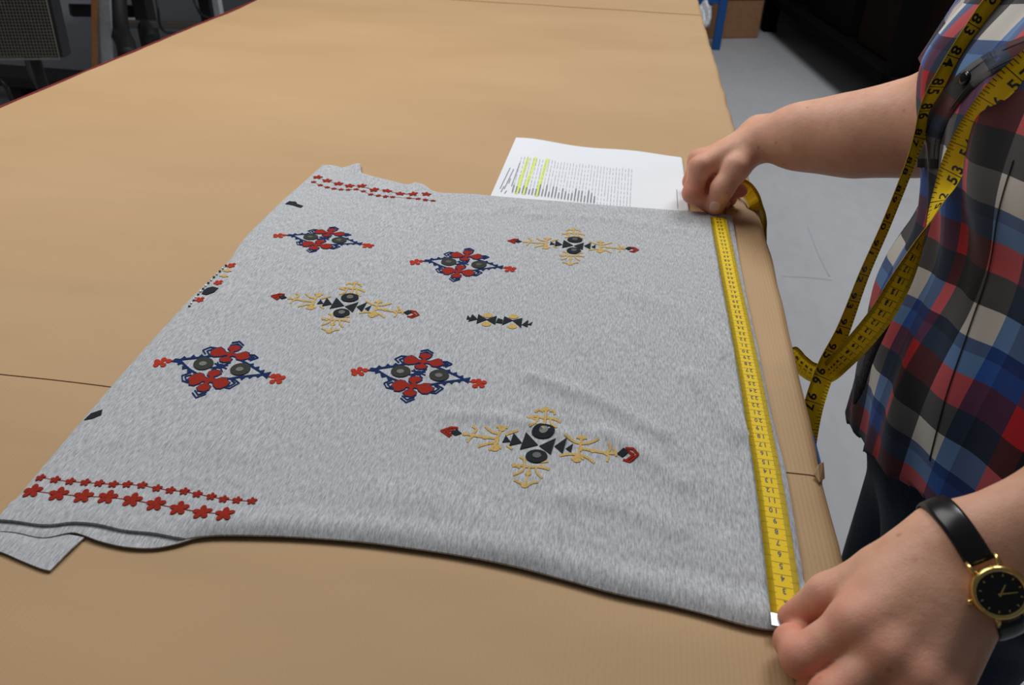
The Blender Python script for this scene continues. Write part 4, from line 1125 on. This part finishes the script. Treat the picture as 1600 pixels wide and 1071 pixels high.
for i in range(NL_ - 1):
    for k in range(nc - 1):
        ff.append((i * nc + k, i * nc + k + 1, (i + 1) * nc + k + 1, (i + 1) * nc + k)); mi.append(0)
        ff.append((off2 + i * nc + k, off2 + (i + 1) * nc + k, off2 + (i + 1) * nc + k + 1, off2 + i * nc + k + 1)); mi.append(1)
    for k in (0, nc - 1):
        q = (i * nc + k, (i + 1) * nc + k, off2 + (i + 1) * nc + k, off2 + i * nc + k); ff.append(q if k else q[::-1]); mi.append(2)
edge_m = plain('tape_edge', (0.55, 0.40, 0.02), 0.5)
rib = mesh_obj('ribbon', vv, ff, None, tape, True, [MAT['tape_cm'], MAT['tape_inch'], edge_m], mi)
ul = rib.data.uv_layers.new(name='UVMap'); UVA = np.array(uv)
li = np.array([l.vertex_index for l in rib.data.loops]); ul.data.foreach_set('uv', UVA[li].ravel().astype(np.float32))
# printed figures
_glyph = {}
def glyphs(ch):
    if ch not in _glyph:
        cu = bpy.data.curves.new('figure', 'FONT'); cu.body = ch; cu.size = 1.0; cu.resolution_u = 3; cu.offset = 0.025; cu.align_x = 'CENTER'
        to = bpy.data.objects.new('figure', cu); COL.objects.link(to)
        dg = bpy.context.evaluated_depsgraph_get(); dg.update()
        me = to.evaluated_get(dg).to_mesh()
        _glyph[ch] = ([tuple(v.co) for v in me.vertices], [tuple(p.vertices) for p in me.polygons])
        to.evaluated_get(dg).to_mesh_clear(); bpy.data.objects.remove(to, do_unlink=True); bpy.data.curves.remove(cu)
    return _glyph[ch]
def figure(mb, ch, fn):
    v, f = glyphs(ch); mb.add([fn(x, y) for x, y, z in v], f)
mb = MB(); mb_hang = MB()
for c in range(2, 130):
    for k, ch in enumerate(str(c)):
        nd = len(str(c)); cx = 0.0 if nd == 1 else (-0.0018 if k == 0 else 0.0018)
        figure(mb if c < 65 else mb_hang, ch, lambda x, y, c=c, cx=cx: tape_pt((c + (12 if c > 64 else 0)) * 0.01 - 0.0008 - y * 0.0066, -(cx + x * 0.0050), 0.00034) - TPO)
pr = mb.build('centimetre_figures', MAT['blackink'], tape); mb_hang.build('centimetre_figures', MAT['blackink'], tape)
mb = MB()
NIN = int(Ls[-1] / 0.0254)
for c in range(21, NIN - 5):
    t = str(c)
    for k, ch in enumerate(t):
        cx = (k - (len(t) - 1) / 2) * 0.0098
        figure(mb, ch, lambda x, y, c=c, cx=cx: tape_pt((c + 5) * 0.0254 + cx + x * 0.0125, 0.0075 - 0.0155 * 1 + y * 0.0 + (y) * 0.0125 - 0.0005, -0.00034) - TPO)
pr2 = mb.build('inch_figures', MAT['blackink'], tape)
# steel tip
v_ = []; f_ = []
for s in (-0.0005, 0.0085):
    for w, z in ((-HW - .0003, .0006), (HW + .0003, .0006), (HW + .0003, -.0006), (-HW - .0003, -.0006)): v_.append(tape_pt(max(s, 0), w, z) + (Ct[0] * min(s, 0)) - TPO)
tipo = mesh_obj('steel_tip', v_, [(0, 1, 2, 3), (7, 6, 5, 4), (0, 4, 5, 1), (1, 5, 6, 2), (2, 6, 7, 3), (3, 7, 4, 0)], MAT['steel'], tape)

# ---------------------------------------------------------------- things behind the table, left
def W3(u, v, d): return Vector(at(u, v, d))
cage = empty('mesh_cage', W3(40, 95, 2.6)); tag(cage, 'wire mesh guard box on dark stand beyond the left table edge', 'guard box')
CO = Vector(cage.location)
# front panel corners: lower-right corner at pixel (92, 92), panel goes left and up
c0 = W3(93, 92, 2.55); upv = Vector((0.02, 0.05, 1)).normalized(); lf_ = Vector((-1, -0.32, 0)).normalized()
def onp(a, b): return c0 + lf_ * a + upv * b - CO
mbw = MB(); pitch = 0.0096
for i in range(80): mbw.tube([onp(i * pitch, 0), onp(i * pitch, 0.3)], 0.0012, 4)
for j in range(32): mbw.tube([onp(0, j * pitch), onp(0.77, j * pitch)], 0.0012, 4)
w_ = mbw.build('wire_mesh', MAT['wire'], cage); w_['kind'] = 'stuff'
mbw = MB(); mbw.tube([onp(0, 0.3), onp(0, 0), onp(0.77, 0)], 0.0032, 6); mbw.build('frame', MAT['wire'], cage)
bk = lf_.cross(upv); bk = bk if bk.y > 0 else -bk
mbw = MB(); v4 = [onp(-.006, 0) + bk * .02, onp(-.006, .3) + bk * .02, onp(-.006, .3) + bk * .10, onp(-.006, 0) + bk * .10]
mbw.add(v4 + [p + lf_ * 0.01 for p in v4], [(0, 1, 2, 3), (7, 6, 5, 4), (0, 4, 5, 1), (1, 5, 6, 2), (2, 6, 7, 3), (3, 7, 4, 0)]); mbw.build('side_panel', MAT['darkmetal'], cage)
mbw = MB(); v4 = [onp(0, -.005) + bk * .05, onp(.77, -.005) + bk * .05, onp(.77, .3) + bk * .05, onp(0, .3) + bk * .05]
mbw.add(v4 + [p + bk * 0.06 for p in v4], [(0, 1, 2, 3), (7, 6, 5, 4), (0, 4, 5, 1), (1, 5, 6, 2), (2, 6, 7, 3), (3, 7, 4, 0)]); mbw.build('housing', MAT['blackrubber'], cage)
for a in (0.12, 0.6):
    q = onp(a, 0) + bk * .12; mbw = MB(); mbw.tube([q, q + Vector((0, 0, FZ)) - Vector((0, 0, (q + CO).z))], 0.018, 8); mbw.build('leg', MAT['darkmetal'], cage)

def post(name, u0, v0, u1, v1, d, wpx, mat, label, cat, dep=0.04, n=None):
    # an upright standing on the floor; pixel column (u0,v0)-(u1,v1) at depth d
    base = W3(u1, v1, d); w = wpx / FPX * d
    m = MB(); m.box((-w / 2, 0, 0), (w / 2, dep, 0.855))
    o = m.build(name, mat); o.location = (base.x, base.y, FZ + 0.001); bevel(o, 0.004); tag(o, label, cat); return o
def slab(name, pa, pb, dz, dy, mat, parent):
    a, b = Vector(pa), Vector(pb); m = MB(); dv = (b - a); L = dv.length; ex = dv.normalized(); ez = Vector((0, 0, 1)) if abs(ex.z) < .7 else Vector((1, .2, 0)); ez = (ez - ex * ez.dot(ex)).normalized(); ey = ez.cross(ex)
    rot = Matrix((ex, ey, ez)).transposed(); m.box((0, -dy / 2, -dz / 2), (L, dy / 2, dz / 2), rot, a); o = m.build(name, mat, parent); bevel(o, .004); return o
tag(slab('timber_post', Vector(unp(148, 185, FZ + .01)), W3(148, -24, 3.05), 0.023, 0.03, MAT['wood'], None), 'orange-brown timber post leaning left of the grey steel leg', 'post')
tag(slab('steel_leg', Vector(unp(172, 180, FZ + .01)), W3(162, -24, 3.10), 0.046, 0.04, MAT['greymetal'], None), 'grey steel leg beside the timber post', 'post')
# low plank shelf under the cage
shelf = empty('low_shelf', (0, 0, 0)); tag(shelf, 'low dark wooden shelf below the mesh guard box', 'shelf')
b0 = unp(105, 128, FZ + 0.14); m = MB()
m.box((b0[0] - 1.2, b0[1], FZ + 0.09), (b0[0] + 0.0, b0[1] + 0.22, FZ + 0.14)); bevel(m.build('plank', MAT['darkwood'], shelf), .004)
for q in (-1.0, -0.35, -0.08):
    m = MB(); m.box((b0[0] + q - .03, b0[1] + .05, FZ), (b0[0] + q + .03, b0[1] + .17, FZ + 0.0895)); m.build('block', MAT['darkwood'], shelf)
def cable(name, px, r, label, z=None, d=2.9):
    m = MB(); P = spline([W3(u, v, dd) for u, v, dd in px], 8); m.tube(P, r, 6); o = m.build(name, MAT['blackrubber'], None, True); tag(o, label, 'cable'); return o
cable('cable', [(43, 88, 2.62), (46, 105, 2.75), (55, 125, 2.9), (66, 145, 3.05)], 0.012, 'thick black cable hanging below the mesh guard box')
cable('cable', [(-8, 120, 3.0), (6, 132, 3.0), (14, 146, 3.05), (22, 165, 3.1)], 0.008, 'black cable curving at the far left picture edge')
# sewing bench behind: dark frame with legs and a treadle
bench = empty('machine_bench', (0, 0, 0)); tag(bench, 'dark machine bench frame behind the grey steel leg', 'bench')
slab('crossbar', W3(180, 37, 3.5), W3(330, 40, 3.9), 0.03, 0.05, MAT['darkwood'], bench)
slab('crossbar', W3(110, 16, 3.6), W3(225, 18, 3.8), 0.05, 0.05, MAT['blackrubber'], bench)
slab('pedal', W3(178, 27, 3.9), W3(225, 26, 4.0), 0.05, 0.16, MAT['greymetal'], bench)
for u, v, d, w in ((228, 30, 3.75, .07), (325, 20, 4.1, .06)):
    p = W3(u, v, d); m = MB(); m.box((p.x - w / 2, p.y - w / 2, FZ + .001), (p.x + w / 2, p.y + w / 2, -0.021)); bevel(m.build('leg', MAT['blackrubber'], bench), .004)
m = MB(); P = spline([W3(200, 88, 3.3), W3(196, 68, 3.35), W3(188, 50, 3.4), W3(184, 20, 3.45), W3(183, -30, 3.5)], 6); m.tube(P, 0.040, 8); m.build('curved_leg', MAT['blackrubber'], bench, True)
m = MB(); P = spline([W3(236, 60, 3.5), W3(231, 50, 3.52), W3(226, 40, 3.6)], 5); m.tube(P, 0.03, 8); m.build('foot', MAT['blackrubber'], bench, True)
m = MB(); m.box((-3.1, 3.0, -0.02), (-2.1, 8.5, 0.02)); bevel(m.build('bench_shade_top', MAT['darkwood'], bench), .005)  # unseen top, stretched over the left area to shade the floor below
for x, y in ((-3.0, 3.1), (-3.0, 8.3), (-2.2, 8.3)):
    m = MB(); m.box((x - .03, y - .03, FZ + .001), (x + .03, y + .03, -0.021)); bevel(m.build('leg', MAT['blackrubber'], bench), .004)
cable('cable', [(243, -10, 3.4), (247, 15, 3.4), (250, 38, 3.45), (258, 50, 3.5), (275, 52, 3.6)], 0.006, 'thin black cable dangling behind the table')
cable('cable', [(300, -8, 3.8), (308, 12, 3.8), (316, 24, 3.85), (330, 29, 3.9)], 0.006, 'thin dark cable near the far left table corner')
m = MB(); P0 = W3(340, -20, 4.2)
post('steel_leg', 335, 0, 338, 14, 4.0, 11, MAT['greymetal'], 'grey steel leg farthest along the left table edge', 'post')

# ---------------------------------------------------------------- things behind the table, right
def floor_box(name, cx, cy, sx, sy, sz, rz, mat, label, cat):
    m = MB(); rot = Matrix.Rotation(rz, 3, 'Z'); m.box((-sx / 2, -sy / 2, 0), (sx / 2, sy / 2, sz), rot, (0, 0, 0))
    o = m.build(name, mat); o.location = (cx, cy, FZ + 0.001); bevel(o, .006); tag(o, label, cat); return o
bp = unp(1133, 66, FZ)
cb = empty('cardboard_box', (bp[0] - 0.16, bp[1] + 0.36, FZ + 0.001)); tag(cb, 'brown cardboard box behind the blue steel upright', 'box')
rot = Matrix.Rotation(0.35, 3, 'Z')
m = MB(); m.box((-.42, -.28, 0), (.34, .28, 0.62), rot); bevel(m.build('carton', MAT['cardboard'], cb), .006)
m = MB(); m.box((-.42, -.292, 0.28), (.34, -.281, 0.34), rot); m.build('packing_tape', MAT['board'], cb)
for s in (-1, 1):
    m = MB(); m.box((-.42, s * .28 - .004, .60), (.34, s * .28 + .004, .78), Matrix.Rotation(0.35, 3, 'Z') @ Matrix.Rotation(-s * 0.2, 3, 'X')); m.build('flap', MAT['cardboard'], cb)
fr = empty('blue_frame', (0, 0, 0)); tag(fr, 'bright blue steel upright with short crossbar beside cardboard box', 'frame')
p0 = Vector(unp(1118, 77, FZ)); m = MB(); m.box((p0.x - .028, p0.y - .028, FZ + .001), (p0.x + .028, p0.y + .028, 0.35)); bevel(m.build('upright', MAT['bluemetal'], fr), .004)
zc = FZ + 0.30; m = MB(); m.box((p0.x - .5, p0.y - .02, zc), (p0.x - .0285, p0.y + .02, zc + .04)); bevel(m.build('crossbar', MAT['bluemetal'], fr), .003)
# crumpled clear film hanging over the crossbar
bag_v = []; rg = random.Random(3)
for j in range(12):
    for i in range(10):
        u = 1076 + 34 * i / 9 + (6 - 6 * j / 11); v = -40 + 82 * j / 11
        bag_v.append(W3(u + rg.uniform(-1.5, 1.5), v + rg.uniform(-1.5, 1.5), 5.42 + .03 * math.sin(i * 1.3) * math.sin(j * .9) + rg.uniform(-.02, .02)))
o = mesh_obj('plastic_film', bag_v, [(j * 10 + i, j * 10 + i + 1, (j + 1) * 10 + i + 1, (j + 1) * 10 + i) for j in range(11) for i in range(9)], MAT['bag'], None, True)
md = o.modifiers.new('thick', 'SOLIDIFY'); md.thickness = 0.002; md.offset = 0
tag(o, 'crumpled clear plastic film hanging over blue crossbar by cardboard box', 'plastic film')
# dark rack at the right, added so its low shelf shades the floor
rack = empty('shading_rack', (3.0, 6.0, FZ)); tag(rack, 'dark rack added to shade the floor behind the person', 'rack')
RO = Vector((3.0, 6.0, FZ)); rack.rotation_euler.z = 0.13; rack.location.x = 2.38
def rbox(name, lo, hi, mat):
    m = MB(); m.box(lo, hi); m.v = [tuple(Vector(p) - RO) for p in m.v]; bevel(m.build(name, mat, rack), .006)
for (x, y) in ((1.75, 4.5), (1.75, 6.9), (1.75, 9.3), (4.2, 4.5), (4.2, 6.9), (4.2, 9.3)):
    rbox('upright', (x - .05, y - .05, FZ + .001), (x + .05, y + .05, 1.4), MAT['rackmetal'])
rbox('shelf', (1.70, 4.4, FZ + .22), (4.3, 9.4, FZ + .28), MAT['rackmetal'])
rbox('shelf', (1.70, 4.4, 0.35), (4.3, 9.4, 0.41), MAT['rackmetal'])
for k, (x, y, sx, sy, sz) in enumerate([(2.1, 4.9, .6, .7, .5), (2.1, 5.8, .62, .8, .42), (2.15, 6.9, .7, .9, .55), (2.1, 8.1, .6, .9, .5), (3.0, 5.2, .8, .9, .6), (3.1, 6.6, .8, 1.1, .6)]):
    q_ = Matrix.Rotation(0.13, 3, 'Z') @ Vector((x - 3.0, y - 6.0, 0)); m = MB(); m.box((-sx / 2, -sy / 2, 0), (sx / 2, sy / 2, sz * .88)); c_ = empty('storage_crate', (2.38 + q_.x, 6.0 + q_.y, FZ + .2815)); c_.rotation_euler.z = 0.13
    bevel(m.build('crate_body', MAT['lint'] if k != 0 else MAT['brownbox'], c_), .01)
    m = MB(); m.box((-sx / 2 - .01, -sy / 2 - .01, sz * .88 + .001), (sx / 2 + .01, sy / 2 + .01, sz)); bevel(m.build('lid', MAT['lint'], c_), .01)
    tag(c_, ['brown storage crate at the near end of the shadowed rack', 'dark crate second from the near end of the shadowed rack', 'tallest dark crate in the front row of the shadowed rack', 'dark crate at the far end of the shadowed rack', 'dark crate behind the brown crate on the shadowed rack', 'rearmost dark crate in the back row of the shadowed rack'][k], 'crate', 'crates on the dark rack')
